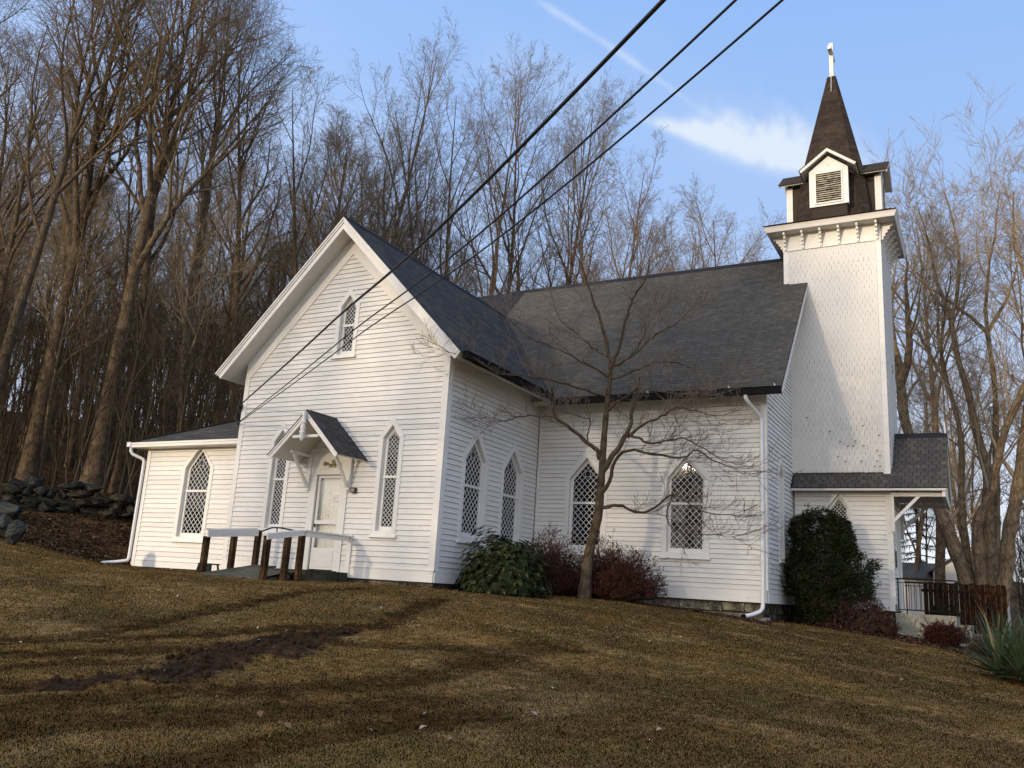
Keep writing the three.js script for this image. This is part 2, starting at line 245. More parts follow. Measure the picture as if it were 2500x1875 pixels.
// ---------------------------------------------------------------- the church
const church = thing('white_church', 'white clapboard church with dark roofs and a shingled steeple', 'church', [0, 0, 0]);
const TW = 5.914, XM = -TW / 2, ND = -4.329, NL = 5.669, NR = 6.131, TX0 = 5.554, TX1 = 7.923, TZ = -7.289, TZB = -9.545, TCX = 6.738, TCZ = -8.417;
const FF = frame([0, 0, 0], [1, 0, 0], [0, 0, 1]);            // front gable wall, u = x
const FS = frame([0, 0, 0], [0, 0, -1], [1, 0, 0]);           // its right side, u = -z
const FN = frame([0, 0, ND], [1, 0, 0], [0, 0, 1]);           // nave front
const FE = frame([NL, 0, 0], [0, 0, -1], [1, 0, 0]);          // nave end
const FA = frame([0, 0, -0.35], [1, 0, 0], [0, 0, 1]);        // annex front
const FP = frame([0, 0, TZ], [1, 0, 0], [0, 0, 1]);           // entry and tower front
const FQ = frame([TX1, 0, 0], [0, 0, -1], [1, 0, 0]);         // entry and tower right

const narrow = (u, b) => ({ u, sill: b - 0.195, gb: b, gw: 0.148, cw: 0.325, dx: 0.098, dy: 0.102 });
const wide = (u) => ({ u, sill: 0.905, gb: 1.10, gs: 2.68, ga: 3.09, gw: 0.37, cw: 0.555, cs: 2.74, ca: 3.42, rail: 2.11, dx: 0.148, dy: 0.156 });
const wFront = [{ ...narrow(-1.335, 1.10), gs: 3.0, ga: 3.17, cs: 3.05, ca: 3.47, rail: 2.16 }, { ...narrow(-4.5, 1.10), gs: 3.0, ga: 3.17, cs: 3.05, ca: 3.47, rail: 2.13 }, { ...narrow(-2.92, 5.10), gs: 6.16, ga: 6.33, cs: 6.21, ca: 6.63, rail: 5.72, sill: 4.945 }];
const wSide = [wide(1.32), wide(3.05)];
const wNave = [wide(1.375), wide(3.865)];
const wAnnex = [{ ...wide(-7.55), sill: 0.66, gb: 0.85, gs: 2.46, ga: 2.93, cs: 2.5, ca: 3.06, rail: 1.9 }];
const wEntry = [{ u: 6.75, sill: 0.86, gb: 1.05, gs: 2.36, ga: 2.58, gw: 0.17, cw: 0.30, cs: 2.42, ca: 2.76, rail: 1.75, dx: 0.085, dy: 0.09 }];
const wEnd = [{ u: 5.82, sill: 0.96, gb: 1.12, gs: 2.93, ga: 3.16, gw: 0.17, cw: 0.30, cs: 2.98, ca: 3.42, rail: 2.11, dx: 0.098, dy: 0.104 }];
const DOOR = { u0: -3.30, u1: -2.575, v0: 0.12, v1: 2.21 };
const doorPoly = [[DOOR.u0, DOOR.v0], [DOOR.u1, DOOR.v0], [DOOR.u1, DOOR.v1], [DOOR.u0, DOOR.v1]];

// --- walls and clapboards
const rakeUnder = (x) => 8.248 - 1.011 * Math.abs(x - XM);
const frontWall = mk('front_gable_wall', wext(FF, [[-TW + 0.02, 0], [-0.02, 0], [-0.02, 5.05], [XM, 8.03], [-TW + 0.02, 5.05]], -0.16, 0, [...wFront.map(winHole), doorPoly]), M.sheath, church);
siding(FF, frontWall, (v) => { const h = v > 4.6 ? (7.56 - v) / 1.011 : 99; return [Math.max(-TW + 0.1, XM - h), Math.min(-0.1, XM + h)]; }, [...wFront.map(winCut), { u: (DOOR.u0 + DOOR.u1) / 2, hw: 0.53, v0: -1, sh: 2.58, ap: 2.59 }], 0.235, 7.56, 0.1135);
mk('skirt_board', wbox(FF, -TW + 0.002, -3.62, 0.0, 0.24, 0.002, 0.028), M.trim, church); mk('skirt_board', wbox(FF, -2.26, -0.002, 0.0, 0.24, 0.002, 0.028), M.trim, church);
mk('drip_cap', wbox(FF, -2.26, 0.03, 0.228, 0.247, 0.02, 0.045), M.trim, church);
for (const [a, b] of [[-TW - 0.012, -TW + 0.13], [-0.13, 0.024]]) mk('corner_board', wbox(FF, a, b, 0.24, a < -3 ? 4.62 : 4.9, -0.05, 0.033), M.trim, church);
for (const s of [-1, 1]) { const x = (d) => XM + s * d; mk('frieze_board', wext(FF, [[x(TW / 2), 4.62], [x(TW / 2 - 0.15), 4.62], [XM, 7.474], [XM, 8.02], [x(TW / 2), 5.03]].map((p) => p), 0.0, 0.037), M.trim, church); }
const sideWall = mk('transept_side_wall', wext(FS, [[0.02, 0], [4.33, 0], [4.33, 5.0], [0.02, 5.0]], -0.16, 0, wSide.map(winHole)), M.sheath, church);
siding(FS, sideWall, () => [0.1, 4.27], wSide.map(winCut), 0.2, 4.36, 0.1135);
mk('skirt_board', wbox(FS, 0.0, 4.3, 0.0, 0.205, 0.002, 0.027), M.trim, church);
mk('corner_board', wbox(FS, 0.04, 0.135, 0.205, 4.9, 0.001, 0.031), M.trim, church);
mk('frieze_board', wbox(FS, 0.136, 4.33, 4.36, 4.98, 0.001, 0.03), M.soffit, church);
const naveWall = mk('nave_wall', wext(FN, [[0.0, 0], [NL - 0.02, 0], [NL - 0.02, 5.0], [0.0, 5.0]], -0.16, 0, wNave.map(winHole)), M.sheath, church);
siding(FN, naveWall, () => [0.085, NL - 0.1], wNave.map(winCut), 0.25, 4.33, 0.1085);
mk('skirt_board', wbox(FN, 0.03, NL, 0.0, 0.252, 0.002, 0.028), M.trim, church);
mk('corner_board', wbox(FN, 0.03, 0.088, 0.25, 4.34, 0.001, 0.03), M.trim, church);
mk('corner_board', wbox(FN, NL - 0.12, NL + 0.024, 0.252, 4.34, -0.05, 0.033), M.trim, church);
mk('frieze_board', wbox(FN, 0.03, NL + 0.02, 4.34, 4.95, 0.001, 0.03), M.soffit, church);
const endWall = mk('nave_end_wall', wext(FE, [[4.33, 0], [12.449, 0], [12.449, 4.95], [8.389, 9.16], [4.33, 4.95]], -0.16, 0, wEnd.map(winHole)), M.sheath, church);
siding(FE, endWall, (v) => [4.40 + Math.max(0, (v - 4.9) * 0.957), 7.3], wEnd.map(winCut), 0.2, 6.9, 0.108);
mk('skirt_board', wbox(FE, 4.36, 7.28, 0.0, 0.2, 0.002, 0.026), M.trim, church);
mk('corner_board', wbox(FE, 4.37, 4.43, 0.2, 4.9, 0.001, 0.03), M.trim, church);
const annexWall = mk('annex_wall', wext(FA, [[-9.456, 0], [-5.8, 0], [-5.8, 3.08], [-9.456, 3.08]], -0.16, 0, wAnnex.map(winHole)), M.sheath, church);
siding(FA, annexWall, () => [-9.40, -5.93], wAnnex.map(winCut), 0.12, 3.02, 0.1195);
mk('skirt_board', wbox(FA, -9.46, -5.92, -0.03, 0.12, 0.002, 0.026), M.trim, church);
mk('corner_board', wbox(FA, -9.5, -9.37, 0.0, 3.03, -0.05, 0.034), M.trim, church);
const entryWall = mk('entry_wall', wext(FP, [[NL + 0.03, 0], [TX1 - 0.02, 0], [TX1 - 0.02, 2.95], [NL + 0.03, 2.95]], -0.16, 0, wEntry.map(winHole)), M.sheath, church);
siding(FP, entryWall, () => [NL + 0.06, TX1 - 0.1], wEntry.map(winCut), 0.15, 2.74, 0.115);
mk('skirt_board', wbox(FP, NL + 0.03, TX1 - 0.0, 0.0, 0.15, 0.002, 0.026), M.trim, church);
mk('corner_board', wbox(FP, TX1 - 0.115, TX1 + 0.024, 0.15, 2.75, -0.05, 0.033), M.trim, church);
mk('frieze_board', wbox(FP, NL + 0.03, TX1 + 0.02, 2.75, 2.93, 0.001, 0.028), M.trim2, church);
const entrySide = mk('entry_side_wall', wext(FQ, [[7.31, 0], [9.53, 0], [9.53, 3.1], [8.417, 4.15], [7.31, 3.1]], -0.16, 0), M.sheath, church);
siding(FQ, entrySide, (v) => [7.42, v < 2.3 ? 7.80 : 9.4], [], 0.15, 2.9, 0.115);
mk('entry_door', wbox(FQ, 7.86, 8.98, 0.02, 2.25, 0.002, 0.02), M.doorPaint, church);
mk('door_casing', merge([wbox(FQ, 7.76, 7.86, 0.02, 2.25, 0.003, 0.045), wbox(FQ, 8.98, 9.08, 0.02, 2.25, 0.003, 0.045), wbox(FQ, 7.76, 9.08, 2.252, 2.37, 0.003, 0.045)]), M.trim, church);
mk('plaque', wbox(FQ, 7.52, 7.66, 1.0, 1.38, 0.026, 0.05), std([0.08, 0.03, 0.025], 0.6), church);
hangBoards();
// walls turned away from the photographer
mk('rear_wall', merge([box(-TW, -TW + 0.16, 0, 4.95, -12.4, -0.17), box(-TW + 0.161, NL - 0.161, 0, 4.95, -12.449, -12.29), box(-9.476, -9.316, 0, 3.05, -5, -0.52), box(-9.31, -TW - 0.01, 0, 3.05, -5.01, -4.85), box(TX0 + 0.13, TX1 - 0.17, 0, 3.0, TZB + 0.0, TZB + 0.15)]), M.paints[1], church);

// --- windows
for (const o of wFront) lancetWindow(FF, church, o, false);
for (const o of wSide) lancetWindow(FS, church, o, true);
for (const o of wNave) lancetWindow(FN, church, o, true);
for (const o of wAnnex) lancetWindow(FA, church, o, true);
for (const o of wEntry) lancetWindow(FP, church, o, false);
for (const o of wEnd) lancetWindow(FE, church, o, false);

// --- foundation
const founds = mk('foundation', merge([box(-TW + 0.06, -0.06, -0.6, -0.002, -4.4, -0.05), box(-5.85, NL - 0.1, -0.9, -0.002, -12.4, ND - 0.12), box(-9.42, -5.95, -0.6, -0.002, -4.9, -0.42), box(NL - 0.05, TX1 - 0.06, -1.1, -0.002, TZB, TZ - 0.06)]), M.mortar, church);
{
  const r = rng(31), F0 = FN;
  const stone = (F, u0, u1, v0, v1, mat, d) => { const j = () => (r() - 0.5) * 0.05, q = () => d + (r() - 0.5) * 0.03; const c = [F.at(u0 + j(), v0 + j() * 0.6, q()), F.at(u1 + j(), v0 + j() * 0.6, q()), F.at(u1, v0, -0.12), F.at(u0, v0, -0.12), F.at(u0 + j(), v1 + j() * 0.5 - 0.01, q()), F.at(u1 + j(), v1 + j() * 0.5 - 0.01, q()), F.at(u1, v1 - 0.01, -0.12), F.at(u0, v1 - 0.01, -0.12)]; mk('foundation_stone', hex(c), mat, founds); };
  for (let row = 0; row < 3; row++) { let u = 0.1 + row * 0.13; while (u < NL - 0.15) { const w = 0.24 + r() * 0.42; stone(F0, u, Math.min(NL - 0.03, u + w - 0.025), -0.2 * (row + 1), -0.2 * row - 0.022, M.fstones[Math.floor(r() * 4)], -0.045); u += w; } }
  for (let row = 0; row < 2; row++) { let u = -5.8 + row * 0.1; while (u < -0.3) { const w = 0.3 + r() * 0.4; stone(FF, u, Math.min(-0.05, u + w - 0.025), -0.16 * (row + 1), -0.16 * row - 0.02, M.fstones[Math.floor(r() * 4)], -0.03); u += w; } }
  for (let row = 0; row < 3; row++) { let u = 4.4 + row * 0.1; while (u < 7.1) { const w = 0.3 + r() * 0.4; stone(FE, u, Math.min(7.2, u + w - 0.025), -0.22 * (row + 1), -0.22 * row - 0.02, M.fstones[3], -0.07); u += w; } }
  for (let row = 0; row < 4; row++) { let u = 5.75 + row * 0.07; while (u < 7.7) { const w = 0.3 + r() * 0.35; stone(FP, u, Math.min(7.88, u + w - 0.025), -0.2 * (row + 1), -0.2 * row - 0.02, M.fstones[Math.floor(r() * 4)], -0.04); u += w; } }
}

// --- main roofs: a slab of one slope, seen along w; cut plumb at the ridge
function slope(F, uE, vE, uA, vA, t0, t1, w0, w1) { const L = Math.hypot(uA - uE, vA - vE), nx = -(vA - vE) / L * Math.sign(uA - uE), ny = Math.abs(uA - uE) / L, k = 1 / ny; const P = [[uE + nx * t0, vE + ny * t0], [uE + nx * t1, vE + ny * t1], [uA, vA + t1 * k], [uA, vA + t0 * k]]; return wext(F, uA > uE ? P : P.slice().reverse(), w0, w1); }
const roofT = mk('transept_roof', merge([slope(FF, 0.59, 4.664, XM, 8.248, -0.022, 0, -9.2, 0.485), slope(FF, -TW - 0.59, 4.664, XM, 8.248, -0.022, 0, -9.2, 0.485)]), M.roofBase, church);
mk('soffit', merge([slope(FF, 0.568, 4.684, XM, 8.248, -0.2, -0.023, -9.2, 0.448), slope(FF, -TW - 0.568, 4.684, XM, 8.248, -0.2, -0.023, -9.2, 0.448)]), M.soffit, roofT);
for (const s of [1, -1]) { const e = s > 0 ? 0.568 : -TW - 0.568; const R = mk('rake_board', slope(FF, e, 4.684, XM, 8.248, -0.225, -0.024, 0.4485, 0.472), M.trim, church); mk('rake_moulding', slope(FF, e + s * 0.008, 4.676, XM, 8.248, -0.105, -0.024, 0.4725, 0.498), M.trim, R); mk('rake_cap', slope(FF, e + s * 0.012, 4.672, XM, 8.248, -0.058, -0.024, 0.4985, 0.522), M.trim, R); mk('rake_bead', slope(FF, e - s * 0.02, 4.70, XM, 8.248, -0.222, -0.195, 0.4725, 0.484), M.trim, R); }
const uT = V3(XM - 0.568, 8.248 - 4.684, 0).normalize(), nT = V3(uT.y, -uT.x, 0);
stuff(mk('roof_shingles', shingles([0.59, 4.664, 0.49], [0, 0, -1], uT.toArray(), nT.toArray(), 5.04, (v) => [0, Math.min(8, 4.4 + v * 0.7)], 0.14, 0.31, tones.grey), M.roof, roofT));
mk('ridge_cap', wext(FF, [[XM - 0.13, 8.13], [XM, 8.262], [XM + 0.13, 8.13], [XM + 0.13, 8.145], [XM, 8.278], [XM - 0.13, 8.145]], -7.6, 0.49), M.roofBase, roofT);
// nave: u = -z on the end frame, w from the end wall
const roofN = mk('nave_roof', merge([slope(FE, 3.76, 4.571, 8.389, 9.408, -0.022, 0, -12, NR - NL + 0.012), slope(FE, 13.02, 4.571, 8.389, 9.408, -0.022, 0, -12, NR - NL + 0.012)]), M.roofBase, church);
mk('soffit', merge([slope(FE, 3.779, 4.591, 8.389, 9.408, -0.17, -0.023, -12, NR - NL - 0.03), slope(FE, 13.0, 4.591, 8.389, 9.408, -0.17, -0.023, -12, NR - NL - 0.03)]), M.soffit, roofN);
for (const e of [3.779, 13.0]) mk('rake_board', slope(FE, e, 4.591, 8.389, 9.408, -0.19, -0.024, NR - NL - 0.0295, NR - NL), M.trim, church);
const uN = V3(0, 9.408 - 4.591, -4.61).normalize(), nN = V3(0, -uN.z, uN.y);
stuff(mk('roof_shingles', shingles([-0.4, 4.571, -3.76], [1, 0, 0], uN.toArray(), nN.toArray(), 6.68, (v) => [Math.max(-2.4, 0.4 - v * 0.72), 6.545], 0.14, 0.31, tones.nave), M.roof, roofN));
mk('ridge_cap', wext(FE, [[8.389 - 0.13, 9.285], [8.389, 9.422], [8.389 + 0.13, 9.285], [8.389 + 0.13, 9.30], [8.389, 9.44], [8.389 - 0.13, 9.30]], -9, -0.2), M.roofBase, roofN);
// gutters and downspouts
const gut = (g, parent) => mk('gutter', g, M.gutter, parent);
gut(merge([box(0.575, 0.70, 4.535, 4.672, -3.72, 0.43), box(0.565, 0.71, 4.66, 4.692, -3.72, 0.43)]), church);
gut(merge([box(0.63, NR + 0.01, 4.435, 4.575, -3.765, -3.645), box(0.63, NR + 0.015, 4.562, 4.594, -3.765, -3.635)]), church);
for (const x of [3.1, 5.0, 6.0]) mk('gutter_strap', box(x, x + 0.014, 4.575, 4.65, -3.77, -3.66), M.downspout, church);
mk('downspout', merge([pipe([[5.37, 4.47, -3.71], [5.38, 4.36, -3.71], [5.42, 4.28, -3.78], [5.58, 4.02, -4.22], [5.6, 3.9, -4.245]], 0.043), pipe([[5.6, 3.92, -4.245], [5.6, 2, -4.245], [5.6, 0.0, -4.245], [5.58, -0.16, -4.22], [5.42, -0.25, -4.05], [5.26, -0.30, -3.86]], 0.043), cyl([5.6, 1.5, -4.245], [5.6, 1.53, -4.245], 0.049)]), M.downspout, church);
mk('downspout_mouth', cyl([5.30, -0.288, -3.905], [5.255, -0.302, -3.852], 0.0445, 0.0445), M.dark, church);
mk('gutter_end', merge([box(-9.94, -9.80, 3.015, 3.125, -4.8, 0.03), box(-9.95, -9.79, 3.115, 3.135, -4.8, 0.035)]), M.downspout, church);
mk('downspout', pipe([[-9.86, 3.02, -0.06], [-9.85, 2.9, -0.06], [-9.8, 2.83, -0.1], [-9.58, 2.72, -0.26], [-9.545, 2.62, -0.275], [-9.545, 1.3, -0.275], [-9.545, 0.2, -0.275], [-9.56, 0.1, -0.25], [-9.75, 0.045, -0.05], [-9.98, 0.0, 0.2]], 0.042), M.downspout, church);
mk('splash_block', hex([V3(5.5, -0.42, -4.2), V3(5.7, -0.42, -4.0), V3(5.75, -0.42, -4.35), V3(5.6, -0.42, -4.35), V3(5.5, -0.33, -4.2), V3(5.68, -0.33, -4.02), V3(5.73, -0.30, -4.33), V3(5.6, -0.30, -4.33)]), M.concrete, church);

// --- annex hip roof
{
  const e = 3.135, s = 0.47, x0 = -9.8, pk = 1.94;
  const A = V3(x0, e, 0.0), B = V3(-5.93, e, 0.0), Cc = V3(x0, e, -4.9), Pk = V3(x0 + 2.45, e + s * 2.45, -2.45), Q = V3(-5.93, e + s * 2.45, -2.45);
  const tri = (...p) => { const P = [], U = []; for (const q of p) { P.push(q.x, q.y, q.z); U.push(q.x, q.z); } const g = new THREE.BufferGeometry(); g.setAttribute('position', new THREE.Float32BufferAttribute(P, 3)); g.setAttribute('uv', new THREE.Float32BufferAttribute(U, 2)); g.computeVertexNormals(); return g; };
  const D = V3(-5.93, e, -4.9), dn = (v) => v.clone().add(V3(0, -0.06, 0));
  const R = mk('annex_roof', merge([tri(A, B, Q), tri(A, Q, Pk), tri(Cc, A, Pk), tri(D, Cc, Pk), tri(D, Pk, Q), tri(dn(B), dn(A), dn(Cc)), tri(dn(B), dn(Cc), dn(D)), tri(A, dn(A), dn(B)), tri(A, dn(B), B), tri(Cc, dn(Cc), dn(A)), tri(Cc, dn(A), A)]), M.roofBase, church);
  const b = V3(0, s, -1).normalize(), n = V3(0, 1, s).normalize();
  stuff(mk('roof_shingles', shingles([x0, e, 0.0], [1, 0, 0], b.toArray(), n.toArray(), 2.68, (v) => [v * 0.905 + 0.02, 3.865], 0.135, 0.31, tones.grey), M.roof, R));
  mk('hip_cap', bar([A.x, A.y + 0.012, A.z], [Pk.x, Pk.y + 0.012, Pk.z], 0.16, 0.02), M.roofBase, R);
  mk('fascia', merge([box(-9.79, -5.935, 3.0, 3.073, -0.02, 0.004), box(-9.79, -5.935, 3.073, 3.12, -0.02, 0.02)]), M.trim, church);
  mk('soffit', box(-9.78, -5.93, 2.99, 3.045, -0.34, -0.022), M.soffit, church);
  mk('soffit', box(-9.79, -9.50, 2.992, 3.046, -4.8, -0.345), M.soffit, church);
}
// --- tower
const tower = mk('tower', merge([box(TX0 + 0.01, TX1 - 0.01, 2.95, 9.62, TZB + 0.01, TZ - 0.01)]), M.shingleWhite, church);
{
  // cut shingles, three outlines in bands
  const w = 0.119, ex = 0.125, h = 0.165;
  const outline = (k) => { const s = new THREE.Shape(); s.moveTo(-w / 2 + 0.002, h); if (k === 0) { s.lineTo(-w / 2 + 0.002, 0.045); s.quadraticCurveTo(-w / 2 + 0.008, 0, 0, 0); s.quadraticCurveTo(w / 2 - 0.008, 0, w / 2 - 0.002, 0.045); } else if (k === 1) { s.lineTo(-w / 2 + 0.002, 0.062); s.lineTo(-0.012, 0.004); s.quadraticCurveTo(0, -0.004, 0.012, 0.004); s.lineTo(w / 2 - 0.002, 0.062); } else { s.lineTo(-w / 2 + 0.002, 0.018); s.quadraticCurveTo(-w / 4, 0, 0, 0.002); s.quadraticCurveTo(w / 4, 0.0, w / 2 - 0.002, 0.018); } s.lineTo(w / 2 - 0.002, h); s.closePath(); const g = new THREE.ExtrudeGeometry(s, { depth: 0.013, bevelEnabled: false, curveSegments: 4 }); g.rotateX(0.115); return g; };
  const G = [0, 1, 2].map(outline), band = [2, 2, 2, 0, 0, 0, 0, 1, 1, 1, 1, 0, 2, 2, 2, 0, 0, 0, 0, 1, 1, 1, 1, 0, 0, 2, 2, 2, 2, 0, 0, 0, 1, 1, 1, 1, 0, 0, 0, 0, 1, 1, 1, 1, 2, 2, 2, 2];
  const r = rng(404), rest = [], restSide = []; let n = 0;
  const rows = 47, n0 = 18, u0 = TX0 + 0.125;
  for (let k = 0; k < rows; k++) for (let i = 0; i < n0 + (k % 2); i++) {
    const u = u0 + (i + (k % 2 ? 0 : 0.5)) * w, v = 3.21 + k * ex + (r() - 0.5) * 0.007; let sx = 1; if (k % 2 && (i === 0 || i === n0)) sx = 0.5; const uu = i === 0 && k % 2 ? u + w * 0.25 : i === n0 && k % 2 ? u - w * 0.25 : u;
    const y = v, m = new THREE.Matrix4().makeTranslation(uu, y, TZ + 0.02 + r() * 0.004).multiply(new THREE.Matrix4().makeRotationZ((r() - 0.5) * 0.03)).multiply(new THREE.Matrix4().makeScale(sx, 1, 1));
    // the roof of the nave hides the lower left of the face
    const hid = uu < NR - 0.05 && y < 7.9;
    if (hid) { if (y > 7.7 || uu > NL) rest.push(G[band[k]].clone().applyMatrix4(m)); continue; }
    if (n < 300) { const worn = k < 9 ? r() < 0.22 - k * 0.02 || (uu > 7.35 && r() < 0.3) : r() < 0.015; const s = new THREE.Mesh(G[band[k]], worn ? M.shingleWorn : r() < 0.5 ? M.shingleWhite : M.shingleWhite2); s.name = 'wall_shingle'; s.castShadow = s.receiveShadow = true; m.decompose(s.position, s.quaternion, s.scale); tower.add(s); n++; }
    else rest.push(G[band[k]].clone().applyMatrix4(m));
  }
  for (let k = 0; k < rows; k++) for (let i = 0; i < 17; i++) { const u = 7.289 + 0.12 + (i + (k % 2 ? 0.5 : 0.1) + 0.4) * w; if (u > 9.46) continue; const g = G[band[k]].clone(); g.rotateY(Math.PI / 2); g.translate(TX1 + 0.02 + r() * 0.004, 3.21 + k * ex, -u); restSide.push(g); }
  stuff(mk('wall_shingle_field', merge(rest), M.shingleWhite, tower));
  stuff(mk('wall_shingle_field', merge(restSide), M.shingleWhite2, tower));
}
for (const [a, b, lo] of [[TX0 - 0.012, TX0 + 0.12, 7.6], [TX1 - 0.13, TX1 + 0.022, 3.17]]) mk('corner_board', wbox(FP, a, b, lo, 9.16, -0.06, 0.03), M.trim, church);
mk('corner_board', wbox(FQ, 7.33, 7.42, 3.17, 9.16, 0.001, 0.028), M.trim, church);
mk('corner_board', wbox(FQ, 9.45, 9.56, 3.17, 9.16, 0.001, 0.028), M.trim, church);
mk('vent', wbox(FQ, 8.6, 8.82, 6.0, 6.22, 0.02, 0.05), M.gutter, church);
// cornice
const cor = mk('cornice', merge([box(TX0 - 0.39, TX1 + 0.39, 9.615, 9.65, TZB - 0.39, TZ + 0.39)]), M.soffit, church);
mk('frieze_board', merge([wbox(FP, TX0 - 0.015, TX1 + 0.025, 9.165, 9.613, 0.001, 0.034), wbox(FQ, 7.32, 9.57, 9.165, 9.613, 0.001, 0.034)]), M.trim, church);
mk('frieze_moulding', merge([wbox(FP, TX0 - 0.02, TX1 + 0.03, 9.145, 9.17, 0.03, 0.045), wbox(FQ, 7.29, 9.57, 9.145, 9.17, 0.03, 0.045)]), M.trim, church);
{
  const o = 0.39, x0 = TX0 - o, x1 = TX1 + o, z0 = TZB - o, z1 = TZ + o;
  const sl = (a, b, n, lo, hi, out) => { // sloped fascia
    const c = [a, b].map((p) => V3(...p)); return c; };
  const ring = (e, y) => [V3(x0 - e, y, z1 + e), V3(x1 + e, y, z1 + e), V3(x1 + e, y, z0 - e), V3(x0 - e, y, z0 - e)];
  const lo = ring(0.0, 9.605), hi = ring(0.055, 9.757), li = ring(-0.03, 9.605), hi2 = ring(0.0, 9.757);
  for (let k = 0; k < 4; k++) { const m = (k + 1) % 4; mk('fascia', hex([lo[k], lo[m], li[m], li[k], hi[k], hi[m], hi2[m], hi2[k]]), M.trim, cor); }
  // brackets
  const s = new THREE.Shape(); s.moveTo(0, 0); s.lineTo(0.045, 0.0); s.lineTo(0.05, 0.08); s.lineTo(0.10, 0.10); s.lineTo(0.085, 0.16); s.lineTo(0.155, 0.19); s.lineTo(0.145, 0.25); s.lineTo(0.215, 0.275); s.lineTo(0.205, 0.335); s.lineTo(0.275, 0.355); s.lineTo(0.285, 0.44); s.lineTo(0, 0.44); s.closePath();
  const g = new THREE.ExtrudeGeometry(s, { depth: 0.05, bevelEnabled: false }); g.translate(0, 0, -0.025);
  for (let i = 0; i < 6; i++) { const t = i / 5; const f = mk('bracket', g, M.trim, cor); f.rotation.y = -Math.PI / 2; f.position.set(lerp(TX0 + 0.05, TX1 - 0.06, t), 9.172, TZ + 0.035); const q = mk('bracket', g, M.trim, cor); q.position.set(TX1 + 0.035, 9.172, lerp(TZ - 0.06, TZB + 0.06, t)); }
  const l = mk('bracket', g, M.trim, cor); l.rotation.y = Math.PI; l.position.set(TX0 - 0.0, 9.172, TZ - 0.06);
}
